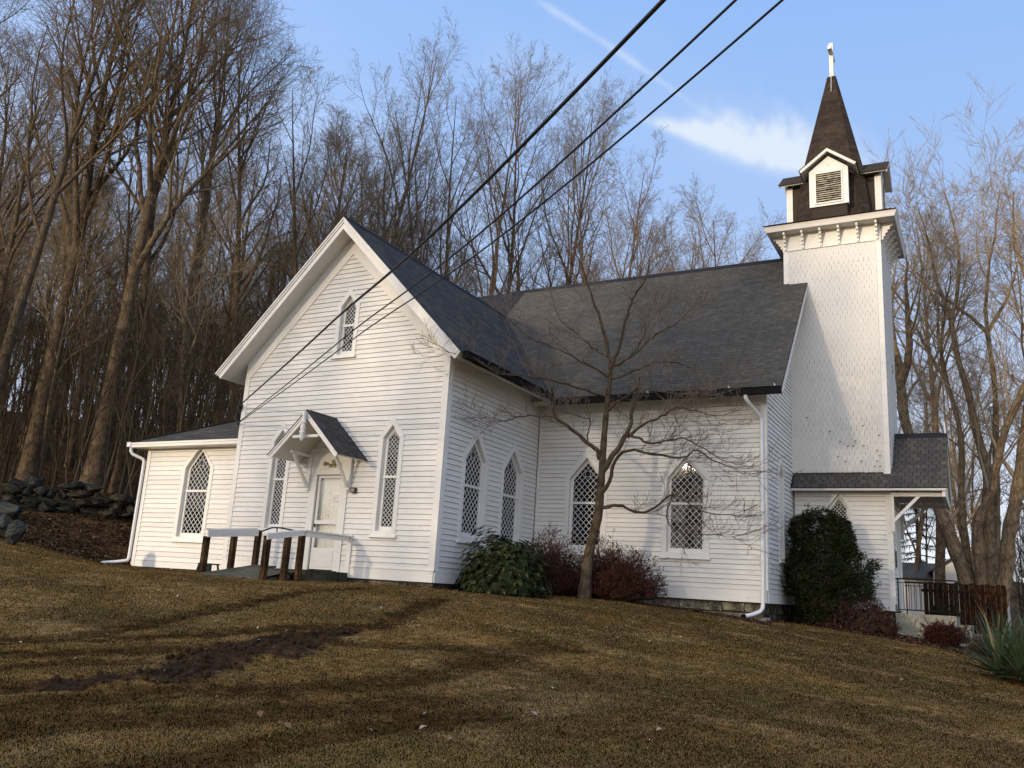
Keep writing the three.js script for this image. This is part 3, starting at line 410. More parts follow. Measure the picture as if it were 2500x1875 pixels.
// spire: flared, chamfered pyramid
{
  const prof = [[9.757, 1.63, 0.02], [9.83, 1.36, 0.1], [9.90, 1.17, 0.17], [9.99, 1.03, 0.22], [10.12, 0.955, 0.27], [11.5, 0.80, 0.23], [14.7, 0.125, 0.038]];
  const C0 = V3(TCX, 0, TCZ), ringAt = ([y, h, c]) => { const q = [[h, h - c], [h - c, h], [-(h - c), h], [-h, h - c], [-h, -(h - c)], [-(h - c), -h], [h - c, -h], [h, -(h - c)]]; return q.map(([a, b]) => V3(TCX + a, y, TCZ + b)); };
  const P = [], R = prof.map(ringAt); for (let k = 0; k < R.length - 1; k++) for (let i = 0; i < 8; i++) { const j = (i + 1) % 8, a = R[k][i], b = R[k][j], c = R[k + 1][j], d = R[k + 1][i]; for (const p of [a, c, b, a, d, c]) P.push(p.x, p.y, p.z); }
  const g = new THREE.BufferGeometry(); g.setAttribute('position', new THREE.Float32BufferAttribute(P, 3)); g.computeVertexNormals();
  const UV = []; for (let i = 0; i < P.length; i += 3) UV.push(P[i] + P[i + 2], P[i + 1]); g.setAttribute('uv', new THREE.Float32BufferAttribute(UV, 2));
  const spire = mk('spire', g, M.spireBase, church);
  const fields = [];
  const face = (k, r0, r1) => { const A = R[r0][k], B = R[r0][(k + 1) % 8], Cc = R[r1][(k + 1) % 8], D = R[r1][k]; const a = A.clone().sub(B).normalize(), mid = A.clone().add(B).multiplyScalar(0.5), top = Cc.clone().add(D).multiplyScalar(0.5), b = top.clone().sub(mid), L = b.length(); b.normalize(); const n = a.clone().cross(b).normalize(); const w0 = A.distanceTo(B), w1 = Cc.distanceTo(D); fields.push(shingles(mid.clone().addScaledVector(n, 0.002).toArray(), a.toArray(), b.toArray(), n.toArray(), L, (v) => { const w = lerp(w0, w1, v / L) / 2; return [-w, w]; }, 0.128, 0.3, tones.brown)); };
  for (let k = 0; k < 8; k++) { face(k, 5, 6); for (let q = 0; q < 5; q++) face(k, q, q + 1); }
  stuff(mk('spire_shingles', merge(fields), M.roof, spire));
  mk('spire_cap', merge([box(TCX - 0.13, TCX + 0.13, 14.64, 14.72, TCZ - 0.13, TCZ + 0.13), box(TCX - 0.11, TCX + 0.11, 14.72, 14.76, TCZ - 0.11, TCZ + 0.11)]), M.spireBase, spire);
  const cross = mk('cross', box(TCX - 0.055, TCX + 0.055, 14.76, 15.88, TCZ - 0.055, TCZ + 0.055), M.trim, church);
  mk('cross_arm', box(TCX - 0.05, TCX + 0.05, 15.5, 15.62, TCZ - 0.36, TCZ + 0.36), M.trim, cross);
  mk('ground_cable', pipe([[TCX - 0.06, 14.95, TCZ + 0.08], [TCX + 0.0, 14.74, TCZ + 0.15], [TCX + 0.0, 14.2, TCZ + 0.245]], 0.008, 5), M.downspout, spire);
  // louvred dormers on four sides
  for (let k = 0; k < 4; k++) {
    const F = frame([0, 0, 0], [1, 0, 0], [0, 0, 1]), Q = new THREE.Matrix4().makeTranslation(TCX, 0, TCZ).multiply(new THREE.Matrix4().makeRotationY(k * Math.PI / 2)), W = 1.217;
    const P = (g) => g.applyMatrix4(Q);
    const d = mk('dormer', P(wext(F, [[-0.49, 10.28], [0.49, 10.28], [0.49, 11.31], [0, 11.70], [-0.49, 11.31]], W - 0.04, W, [[[-0.35, 10.36], [0.35, 10.36], [0.35, 11.23], [-0.35, 11.23]]])), M.trim, church);
    mk('cheek', P(merge([box(-0.47, -0.44, 9.84, 11.33, 0.3, W - 0.16), box(0.44, 0.47, 9.84, 11.33, 0.3, W - 0.16), box(-0.439, 0.439, 9.84, 10.27, 0.3, W - 0.05)])), M.spireBase, d);
        mk('side_trim', P(merge([box(-0.485, -0.40, 10.28, 11.3, W - 0.159, W - 0.041), box(0.40, 0.485, 10.28, 11.3, W - 0.159, W - 0.041)])), M.trim2, d);
    mk('louver_frame', P(wext(F, [[-0.355, 10.34], [0.355, 10.34], [0.355, 11.25], [-0.355, 11.25]], W + 0.001, W + 0.022, [[[-0.315, 10.38], [0.315, 10.38], [0.315, 11.21], [-0.315, 11.21]]])), M.trim2, d);
    for (let i = 0; i < 14; i++) { const y = 10.375 + i * 0.0605; mk('louver_slat', P(hex([V3(-0.345, y, W + 0.002), V3(0.345, y, W + 0.002), V3(0.345, y + 0.008, W + 0.005), V3(-0.345, y + 0.008, W + 0.005)].map((v) => v.add(V3(0, 0, -0.004))).concat([V3(-0.345, y + 0.036, W - 0.034), V3(0.345, y + 0.036, W - 0.034), V3(0.345, y + 0.042, W - 0.028), V3(-0.345, y + 0.042, W - 0.028)]))), M.louver, d); }
    const rf = mk('dormer_roof', P(merge([slope(F, 0.735, 11.315, 0, 11.88, -0.02, 0, 0.25, 1.40), slope(F, -0.735, 11.315, 0, 11.88, -0.02, 0, 0.25, 1.40)])), M.spireBase, d);
    mk('dormer_soffit', P(merge([slope(F, 0.72, 11.327, 0, 11.88, -0.06, -0.021, 0.25, 1.365), slope(F, -0.72, 11.327, 0, 11.88, -0.06, -0.021, 0.25, 1.365)])), M.soffit, rf);
    mk('dormer_rake', P(merge([slope(F, 0.728, 11.32, 0, 11.88, -0.095, -0.0205, 1.3655, 1.392), slope(F, -0.728, 11.32, 0, 11.88, -0.095, -0.0205, 1.3655, 1.392)])), M.trim2, rf);
    mk('ornament', P(merge([bar([-0.055, 11.47, W + 0.006], [0.0, 11.43, W + 0.006], 0.022, 0.012, [0, 0, 1]), bar([0.0, 11.43, W + 0.006], [0.055, 11.47, W + 0.006], 0.022, 0.012, [0, 0, 1])])), M.trim2, d);
  }
}
// --- entry roof: gable along x with a deep hood over the steps
{
  const F = frame([0, 0, 0], [0, 0, -1], [1, 0, 0]);   // u = -z, w = x
  const R = mk('entry_roof', merge([slope(F, 6.907, 2.813, TCZ * -1, 4.32, -0.03, 0, NL + 0.03, 9.16), slope(F, 9.927, 2.813, -TCZ, 4.32, -0.03, 0, NL + 0.03, 9.16)]), M.roofBase, church);
  mk('soffit', merge([slope(F, 6.93, 2.836, -TCZ, 4.32, -0.11, -0.031, NL + 0.04, 9.12), slope(F, 9.904, 2.836, -TCZ, 4.32, -0.11, -0.031, NL + 0.04, 9.12)]), M.soffit, R);
  mk('eave_board', box(NL + 0.035, 9.12, 2.735, 2.785, -6.93, -6.915), M.soffit, church);
  for (const e of [6.907, 9.927]) mk('rake_board', slope(F, e, 2.813, -TCZ, 4.32, -0.2, -0.031, 9.121, 9.15), M.trim, church);
  const b = V3(0, 1, -1.002).normalize(), n = V3(0, 1.002, 1).normalize();
  const tabs = shingles([NL + 0.03, 2.80, -6.89], [1, 0, 0], b.toArray(), n.toArray(), 2.15, (v) => (v < 0.54 ? [0.03, 3.465] : [TX1 - NL - 0.01, 3.465]), 0.145, 0.165, tones.warm, true, 0.009);
  for (const t of tabs) mk('roof_shingle', t, M.roof, R);
  mk('ridge_cap', wext(F, [[8.29, 4.2], [8.417, 4.332], [8.544, 4.2], [8.544, 4.215], [8.417, 4.35], [8.29, 4.215]], TX1, 9.155), M.roofBase, R);
  mk('finial', merge([cyl([9.12, 4.3, TCZ], [9.12, 4.62, TCZ], 0.025, 0.012)]), M.trim, church);
  // hood framing
  for (const z of [-7.18, -9.65]) { mk('brace', bar([7.95, 2.02, z], [8.62, 2.72, z], 0.07, 0.07), M.trim, church); mk('hood_beam', box(7.93, 9.08, 2.62, 2.72, z - 0.045, z + 0.045), M.trim2, church); mk('wall_post', box(7.93, 8.0, 1.8, 2.62, z - 0.05, z + 0.05), M.trim2, church); }
  mk('gable_tie', box(9.03, 9.1, 2.60, 2.74, -9.85, -6.97), M.trim2, church);
  mk('gable_panel', wext(F, [[7.05, 2.74], [9.78, 2.74], [8.417, 4.12]], 9.05, 9.075), M.paints[1], church);
}
// --- door and its hood
{
  const D = DOOR;
  const dr = mk('side_door', wbox(FF, D.u0 + 0.02, D.u1 - 0.02, D.v0 + 0.03, D.v1 - 0.02, -0.155, -0.12), M.doorPaint, church);
  for (const [a, b, c, d] of [[-3.2, -2.98, 1.25, 2.08], [-2.9, -2.68, 1.25, 2.08], [-3.2, -2.98, 0.3, 1.0], [-2.9, -2.68, 0.3, 1.0]]) mk('door_panel', wbox(FF, a, b, c, d, -0.1199, -0.112), M.doorPaint, dr);
  mk('door_knob', new THREE.SphereGeometry(0.032, 12, 8).translate(-3.2, 1.13, -0.085), M.brass, dr);
  mk('door_sign', new THREE.CylinderGeometry(0.075, 0.075, 0.012, 24).rotateX(Math.PI / 2).scale(1, 0.92, 1).translate(-2.79, 1.69, -0.105), std([0.62, 0.6, 0.52], 0.6), dr);
  mk('sign_rim', new THREE.TorusGeometry(0.075, 0.007, 6, 28).scale(1, 0.92, 1).translate(-2.79, 1.69, -0.098), std([0.3, 0.28, 0.24], 0.6), dr);
  mk('sign_bar', wbox(FF, -2.825, -2.755, 1.683, 1.70, -0.0985, -0.095), std([0.25, 0.22, 0.2], 0.6), dr);
  const st = mk('storm_door', wext(FF, [[D.u0 + 0.01, D.v0 + 0.02], [D.u1 - 0.01, D.v0 + 0.02], [D.u1 - 0.01, D.v1 - 0.012], [D.u0 + 0.01, D.v1 - 0.012]], -0.045, -0.012, [[[-3.225, 1.2], [-2.65, 1.2], [-2.65, 2.14], [-3.225, 2.14]], [[-3.225, 0.6], [-2.65, 0.6], [-2.65, 1.12], [-3.225, 1.12]]]), M.trim, church);
  const pane = new THREE.MeshPhysicalMaterial({ color: 0xffffff, roughness: 0.03, transmission: 1, thickness: 0, ior: 1.5 });
  mk('pane', wbox(FF, -3.23, -2.645, 1.195, 2.145, -0.031, -0.028), pane, st); mk('pane', wbox(FF, -3.23, -2.645, 0.595, 1.125, -0.031, -0.028), pane, st);
  mk('kick_panel', wbox(FF, -3.22, -2.655, 0.19, 0.555, -0.0119, -0.004), M.trim2, st);
  mk('latch', wbox(FF, -3.26, -3.23, 1.05, 1.12, -0.0119, 0.02), M.black, st);
  mk('hinge', wbox(FF, -2.6, -2.585, 0.3, 0.42, -0.0119, 0.0), M.gutter, st);
  mk('door_casing', merge([wbox(FF, -3.47, D.u0 - 0.001, 0.09, 2.36, 0.0, 0.05), wbox(FF, D.u1 + 0.001, -2.40, 0.09, 2.36, 0.0, 0.05), wbox(FF, D.u0, D.u1, D.v1 + 0.001, 2.36, 0.0, 0.05), wbox(FF, -3.48, -2.39, 2.361, 2.63, 0.0, 0.03)]), M.trim, church);
  mk('threshold', wbox(FF, -3.4, -2.47, 0.07, 0.118, -0.15, 0.12), M.concreteMoss, church);
  mk('skirt_board', wbox(FF, -3.62, -3.47, 0.0, 0.24, 0.002, 0.024), M.trim, church); mk('skirt_board', wbox(FF, -2.40, -2.26, 0.0, 0.24, 0.002, 0.024), M.trim, church);
  mk('wall_board', wbox(FF, -2.245, -2.13, 0.02, 0.9, 0.03, 0.055), M.trim, church);
  // hood
  const hx = -2.9375, hood = mk('door_hood', merge([slope(FF, -1.94, 2.521, hx, 3.483, -0.02, 0, 0.0, 1.012), slope(FF, -3.935, 2.521, hx, 3.483, -0.02, 0, 0.0, 1.012)]), M.roofBase, church);
  mk('hood_ceiling', merge([slope(FF, -1.955, 2.533, hx, 3.483, -0.07, -0.021, 0.032, 0.975), slope(FF, -3.92, 2.533, hx, 3.483, -0.07, -0.021, 0.032, 0.975)]), M.soffit, hood);
  mk('hood_rake', merge([slope(FF, -1.945, 2.524, hx, 3.483, -0.125, -0.021, 0.9755, 1.0), slope(FF, -3.93, 2.524, hx, 3.483, -0.125, -0.021, 0.9755, 1.0)]), M.trim, hood);
  mk('hood_rake_cap', merge([slope(FF, -1.94, 2.519, hx, 3.483, -0.05, -0.0215, 1.0005, 1.018), slope(FF, -3.935, 2.519, hx, 3.483, -0.05, -0.0215, 1.0005, 1.018)]), M.trim, hood);
  for (const s of [1, -1]) { const b = V3(-s * 0.9975, 0.962, 0).normalize(), n = V3(s * 0.962, 0.9975, 0).normalize(); stuff(mk('hood_shingles', shingles([hx + s * 1.01, 2.51, s > 0 ? 1.02 : -0.0], [0, 0, -s], b.toArray(), n.toArray(), 1.4, () => [0, 1.02], 0.11, 0.14, tones.grey), M.roof, hood)); }
  mk('collar_tie', box(-3.30, -2.575, 2.885, 2.945, 0.93, 0.97), M.trim, hood);
  const prof = [[0, 0], [0.022, 0.02], [0.042, 0.09], [0.034, 0.16], [0.048, 0.18], [0.048, 0.2], [0.03, 0.22], [0.045, 0.3], [0.028, 0.36], [0.046, 0.38], [0.046, 0.4], [0.032, 0.42], [0.032, 0.62]].map((p) => new THREE.Vector2(...p));
  mk('pendant', new THREE.LatheGeometry(prof, 14).scale(1.45, 1.05, 1.45).translate(hx, 2.78, 1.07), M.trim, hood);
  mk('finial', new THREE.ConeGeometry(0.012, 0.2, 8).translate(hx + 0.02, 3.58, 0.96), M.trim2, hood);
  for (const x of [-3.51, -2.365]) { mk('wall_post', wbox(FF, x - 0.045, x + 0.045, 1.86, 2.62, 0.03, 0.095), M.trim, hood); mk('brace', bar([x, 1.93, 0.1], [x, 2.62, 0.66], 0.055, 0.06, [1, 0, 0]), M.trim, hood); mk('hood_beam', box(x - 0.027, x + 0.027, 2.6, 2.655, 0.096, 0.74), M.trim, hood); }
  // wall light over the door, black flood lamp, bracket for the wires
  const lamp = mk('door_lamp', new THREE.CylinderGeometry(0.06, 0.07, 0.02, 14).rotateX(Math.PI / 2).translate(-2.86, 2.42, 0.041), M.brass, church);
  for (const s of [-1, 1]) { mk('lamp_arm', pipe([[-2.86, 2.42, 0.05], [-2.86 + s * 0.05, 2.43, 0.09], [-2.86 + s * 0.085, 2.44, 0.13]], 0.012, 6), M.brass, lamp); mk('lamp_head', cyl([-2.86 + s * 0.075, 2.44, 0.11], [-2.86 + s * 0.14, 2.45 + (s > 0 ? 0.02 : -0.02), 0.2], 0.028, 0.05), M.brass, lamp); }
  const fl = mk('flood_lamp', wbox(FF, -2.275, -2.145, 1.80, 1.91, 0.024, 0.10), M.black, church); mk('lens', wbox(FF, -2.26, -2.16, 1.82, 1.89, 0.1005, 0.104), std([0.2, 0.2, 0.2], 0.2), fl);
  const ins = mk('wire_bracket', box(-5.99, -5.9, 3.84, 3.96, 0.0, 0.09), M.black, church); mk('insulator', cyl([-5.95, 3.8, 0.1], [-5.95, 3.94, 0.13], 0.035), M.black, ins); mk('wire_loop', pipe([[-5.95, 3.88, 0.1], [-6.08, 3.83, 0.1], [-6.12, 3.68, 0.05], [-6.0, 3.55, 0.06], [-5.96, 3.46, 0.07]], 0.018, 6), M.black, ins);
  mk('insulator', cyl([-5.97, 3.47, 0.03], [-5.97, 3.5, 0.09], 0.03), M.black, church);
}
// ---------------------------------------------------------------- ground
const CP = [[0,0,-.1],[-2.1,0,-.1],[-4,0,-.11],[-5.9,0,-.1],[-7.1,-.35,-.09],[-9.48,-.35,-.07],[.4,-4.33,-.1],[2.2,-4.33,-.15],[4.6,-4.33,-.3],[5.67,-4.33,-.38],[5.67,-7,-.42],[7.94,-7.2,-.52],[9.1,-7.2,-.66],[2.27,-2.5,-.14],[.6,-1.5,-.17],[6.45,-6,-.42],[9.96,-2,-.95],[-2,1.6,-.13],[-5,1.8,-.1],[9.84,14.9,-1.6],[4,4,-.6],[0,5,-.4],[-4,5,-.2],[-4,10,-.7],[-8,8,-.05],[4,14,-1.35],[14,14,-1.75],[14,4,-1.35],[15,-6,-1.15],[-10.5,2.4,.38],[-14,6,.75],[-13,-1.2,1.2],[-11.2,-4,1.25],[-10.6,-1,.15],[-15.5,1.6,1.15],[-16,-2,2.0],[-20,-6,2.5],[-31,-14,5.4],[-50,-30,10],[-22,-23,4.2],[-10,-14,1.6],[-3,-14,.3],[6,-15,-.6],[-5,-35,2.5],[-20,-50,8],[12,-20,-1.1],[12,-45,-1.6],[30,-30,-1.6],[0,-60,1.5],[20,-80,0],[40,0,-2],[30,20,-2.2],[0,25,-1.9],[-20,25,.2],[-35,5,3.6],[-60,20,8],[0,50,-2.8],[-40,50,0],[40,60,-3]];
const gh0 = (() => {
  const n = CP.length, m = n + 3, A = [], phi = (r) => (r > 1e-12 ? 0.5 * r * Math.log(r) : 0);
  for (let i = 0; i < m; i++) A.push(new Float64Array(m + 1));
  for (let i = 0; i < n; i++) { for (let j = 0; j < n; j++) A[i][j] = phi((CP[i][0] - CP[j][0]) ** 2 + (CP[i][1] - CP[j][1]) ** 2) + (i === j ? 0.02 : 0); A[i][n] = A[n][i] = 1; A[i][n + 1] = A[n + 1][i] = CP[i][0]; A[i][n + 2] = A[n + 2][i] = CP[i][1]; A[i][m] = CP[i][2]; }
  for (let c = 0; c < m; c++) { let p = c; for (let r = c + 1; r < m; r++) if (Math.abs(A[r][c]) > Math.abs(A[p][c])) p = r; [A[c], A[p]] = [A[p], A[c]]; for (let r = 0; r < m; r++) if (r !== c) { const f = A[r][c] / A[c][c]; if (f) for (let k = c; k <= m; k++) A[r][k] -= f * A[c][k]; } }
  const w = A.map((r, i) => r[m] / r[i]);
  return (x, z) => { let h = w[n] + w[n + 1] * x + w[n + 2] * z; for (let i = 0; i < n; i++) h += w[i] * phi((x - CP[i][0]) ** 2 + (z - CP[i][1]) ** 2); return Math.max(-4, Math.min(14, h)); };
})();
const far = (x, z) => sst(75, 130, Math.hypot(x, z));
const gbase = (x, z) => { const f = far(x, z); if (f >= 1) return -2.5 + 17 * sst(20, 120, -x - z * 0.35); return lerp(gh0(x, z), -2.5 + 17 * sst(20, 120, -x - z * 0.35), f); };
// churned soil, wheel ruts, and tree-shadow bands painted into the lawn colour
const mudPoly = [[2.9, 10.1], [3.02, 9.6], [3.15, 9.2], [2.88, 8.73], [2.67, 8.27], [2.53, 7.66], [2.63, 7.11], [2.54, 6.25], [2.62, 5.8], [2.85, 5.9], [2.99, 6.64], [3.36, 7.26], [3.49, 7.85], [3.28, 8.1], [3.41, 8.46], [3.63, 8.97], [3.57, 9.24], [3.3, 9.6], [3.05, 10.1]];
const rutsAndShadeBands = [[0.23, 0.97, [[1.88, 7.47], [1.88, 7.24], [1.98, 6.62], [2.19, 6.06], [2.51, 5.74], [2.72, 5.26], [2.16, 3.81], [1.63, 2.14]]], [0.21, 0.88, [[-2.2, 11.0], [0.89, 9.28], [1.11, 8.56], [0.86, 7.36], [0.55, 6.02], [0.16, 4.55], [-0.22, 3.36], [-0.08, 2.03]]], [0.23, 0.85, [[1.43, 9.6], [1.83, 9.18], [2.15, 8.67], [2.49, 8.11], [2.6, 7.7]]], [0.19, 0.8, [[0.71, 9.18], [1.44, 8.4], [1.68, 7.71], [1.74, 7.29], [1.88, 7.0]]], [0.21, 0.95, [[1.2, 11.5], [2.75, 10.38], [2.95, 9.94], [3.23, 9.39]]], [0.30, 0.75, [[2.6, 11.3], [3.37, 10.75], [3.55, 10.16], [3.77, 9.48], [4.36, 8.78], [4.82, 7.75], [4.84, 6.08], [4.7, 4.4]]], [0.25, 0.65, [[3.0, 6.9], [3.11, 6.71], [3.67, 6.17], [4.48, 5.45], [5.2, 4.3]]], [0.18, 0.7, [[2.1, 10.0], [2.21, 9.44], [2.74, 8.87]]], [0.35, 0.65, [[2.9, 11.8], [3.89, 11.06], [4.19, 10.43], [4.64, 9.8], [5.5, 8.2]]], [0.28, 0.6, [[5.2, 11.4], [5.45, 10.91], [5.48, 10.19], [5.72, 9.27], [6.1, 8.25]]]];
const segd = (x, z, a, b) => { const dx = b[0] - a[0], dz = b[1] - a[1], t = Math.max(0, Math.min(1, ((x - a[0]) * dx + (z - a[1]) * dz) / (dx * dx + dz * dz))); return Math.hypot(x - a[0] - dx * t, z - a[1] - dz * t); };
function mudSD(x, z) { let ins = false, d = 1e9; for (let i = 0, j = mudPoly.length - 1; i < mudPoly.length; j = i++) { const a = mudPoly[i], b = mudPoly[j]; d = Math.min(d, segd(x, z, a, b)); if ((a[1] > z) !== (b[1] > z) && x < (b[0] - a[0]) * (z - a[1]) / (b[1] - a[1]) + a[0]) ins = !ins; } return ins ? -d : d; }
function mudAndShadeAt(x, z) { if (x < -3 || x > 7.5 || z < 1.5 || z > 12.5) return [0, 0]; const n = (fbm(x * 5, z * 5, 4) - 0.5) * 0.22; const m = sst(0.17, -0.02, mudSD(x, z) + n); let t = 0; for (const [w, k, p] of rutsAndShadeBands) { let d = 1e9; for (let i = 0; i < p.length - 1; i++) d = Math.min(d, segd(x, z, p[i], p[i + 1])); t = Math.max(t, k * sst(w * 1.5, w * 0.5, d + n * 0.7)); } return [m, t]; }
function gy(x, z) {
  let h = gbase(x, z); const lawn = x > -14 && x < 15 && z > -6 && z < 16;
  if (lawn) { h += (fbm(x * 0.7, z * 0.7, 3) - 0.5) * 0.05 + (fbm(x * 5, z * 5, 3) - 0.5) * 0.022; const [m, t] = mudAndShadeAt(x, z); if (m > 0) h += m * (0.035 + 0.17 * (fbm(x * 4.5 + 9, z * 4.5, 4) - 0.42)); if (t > 0) h -= t * 0.028 + t * 0.05 * (fbm(x * 7, z * 7, 3) - 0.5); }
  else h += (fbm(x * 0.35, z * 0.35, 3) - 0.5) * 0.25 * sst(8, 20, Math.hypot(x, z));
  return h;
}
const litterAt = (x, z) => { const n = (fbm(x * 0.9, z * 0.9, 3) - 0.5) * 1.2; const left = sst(-0.5, 0.4, -9.75 - 0.40 * Math.max(z, -1) * (z < 8 ? 1 : 0.4) - x + n * 0.4), back = sst(-4.5, -6, z + n * 0.5) * sst(-7.5, -9.4, x) , deep = sst(-9.5, -12, z + n), right = sst(9.4, 10.4, x + n * 0.5) * sst(-4.8, -6.6, z + n * 0.5), away = sst(26, 36, Math.hypot(x, z - 5) + n * 4); return Math.max(left * (z < 14 ? 1 : 0.3), back, deep, right, away * 0.8); };
const bedAt = (x, z) => { const n = (fbm(x * 2.3, z * 2.3, 3) - 0.5) * 0.5; const a = x > 0.02 && x < 5.9 ? sst(-3.1, -3.5, z + n + 0.5 * sst(2.2, 0.2, x) * -1.6) : 0, b = sst(5.6, 6.0, x) * sst(9.9, 9.3, x) * sst(-4.9, -5.4, z + n - 0.25 * (x - 7)); return Math.max(a, b) * (z > -8 ? 1 : 0); };
const inBuilding = (x, z) => (x > -TW - 0.02 && x < 0.02 && z < 0.03 && z > -12.5) || (x > -9.5 && x < -5 && z < -0.33 && z > -5) || (x > -0.1 && x < NL && z < ND + 0.02 && z > -12.5) || (x > 5.5 && x < 9.3 && z < TZ + 0.1 && z > -9.7) || (x > -4.4 && x < -2.1 && z > 0 && z < 2.2);
function groundCol(x, z) {
  const big = 0.72 + 0.55 * sst(0.34, 0.66, fbm(x * 0.42 + 31, z * 0.8 + 7, 4)), a = fbm(x * 0.55 + 4, z * 0.55, 4), b = fbm(x * 2.6, z * 2.6 + 8, 4), c = fbm(x * 9, z * 9, 3);
  let col = [lerp(0.125, 0.225, a * 0.6 + c * 0.4), lerp(0.076, 0.136, a * 0.5 + c * 0.5), lerp(0.018, 0.036, c)];
  col = col.map((v) => v * 0.92 * big); const green = sst(0.5, 0.72, b) * 0.55; col = [lerp(col[0], 0.115, green), lerp(col[1], 0.096, green), lerp(col[2], 0.020, green)];
  const straw = sst(0.56, 0.74, fbm(x * 1.1 + 20, z * 2.2, 4)) * 0.6; col = [lerp(col[0], 0.30, straw), lerp(col[1], 0.20, straw), lerp(col[2], 0.066, straw)];
  const [m, t] = mudAndShadeAt(x, z), k = Math.max(m, t * 0.85), mc = 0.75 + 0.9 * (c - 0.5) + 0.5 * (b - 0.5); col = [lerp(col[0], 0.064 * mc, t * 0.9), lerp(col[1], 0.036 * mc, t * 0.9), lerp(col[2], 0.0085 * mc, t * 0.9)]; col = [lerp(col[0], 0.042 * mc, m), lerp(col[1], 0.0255 * mc, m), lerp(col[2], 0.0115 * mc, m)];  // t darkens the turf along wheel ruts and painted tree-shadow bands
  const L = Math.min(1, litterAt(x, z)); const lc = 0.7 + 0.8 * (c - 0.5) + 0.5 * (b - 0.5); col = [lerp(col[0], 0.092 * lc, L), lerp(col[1], 0.058 * lc, L), lerp(col[2], 0.024 * lc, L)];
  const B = bedAt(x, z); col = [lerp(col[0], 0.075 * lc, B), lerp(col[1], 0.043 * lc, B), lerp(col[2], 0.031 * lc, B)];
  return { col: [col[0] * 0.98, col[1] * 0.91, col[2] * 1.15], k, m, t, L, B };
}
{
  const ax = (fine, step, a, b, end) => { const l = []; for (let x = a; x <= b + 1e-6; x += step) l.push(x); let s = step * 1.25, x = b; while (x < end) { x += s; l.push(x); s *= 1.16; } s = step * 1.25; x = a; while (x > -end) { x -= s; l.unshift(x); s *= 1.16; } return l; };
  const X = ax(0, 0.085, -10.5, 11.5, 430), Z = ax(0, 0.085, -5.5, 12.5, 430), P = [], C = [], U = [], I = [], nx = X.length;
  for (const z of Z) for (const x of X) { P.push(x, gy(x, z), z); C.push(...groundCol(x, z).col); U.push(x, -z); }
  for (let j = 0; j < Z.length - 1; j++) for (let i = 0; i < nx - 1; i++) { const a = j * nx + i; I.push(a, a + nx, a + 1, a + 1, a + nx, a + nx + 1); }
  const g = new THREE.BufferGeometry(); g.setAttribute('position', new THREE.Float32BufferAttribute(P, 3)); g.setAttribute('color', new THREE.Float32BufferAttribute(C, 3)); g.setAttribute('uv', new THREE.Float32BufferAttribute(U, 2)); g.setIndex(I); g.computeVertexNormals();
  const grain = tex(1024, (u, v) => { const a = tf(u, v, 24, 4), b = tf(u, v, 96, 3), c = tf(u, v, 5, 3); const k = 0.66 + 0.45 * (a - 0.5) + 0.5 * (b - 0.5) + 0.2 * (c - 0.5); return [k, k * 0.985, k * 0.96]; }, true, 0.55);
  const gb = tex(512, (u, v) => tf(u, v, 32, 4), false, 0.9);
  const m = new THREE.MeshPhysicalMaterial({ specularIntensity: 0.1, vertexColors: true, map: grain, bumpMap: gb, bumpScale: 0.012, roughness: 1, color: new THREE.Color().setRGB(3.1, 3.1, 2.95) });
  const gr = mk('ground', g, m, scene); gr.userData = { kind: 'structure', label: 'brown winter lawn rising into leaf-covered woodland floor' };
}
// ---------------------------------------------------------------- things round the church
// concrete landing at the side door
{ const g = para([-3.62, -0.5, 0.035], [1.47, 0, 0], [0, 0, 1.1], [0, 0.60, 0]); solo('concrete_landing', 'weathered concrete landing block below the white side door', 'landing', g, M.concreteMoss); }
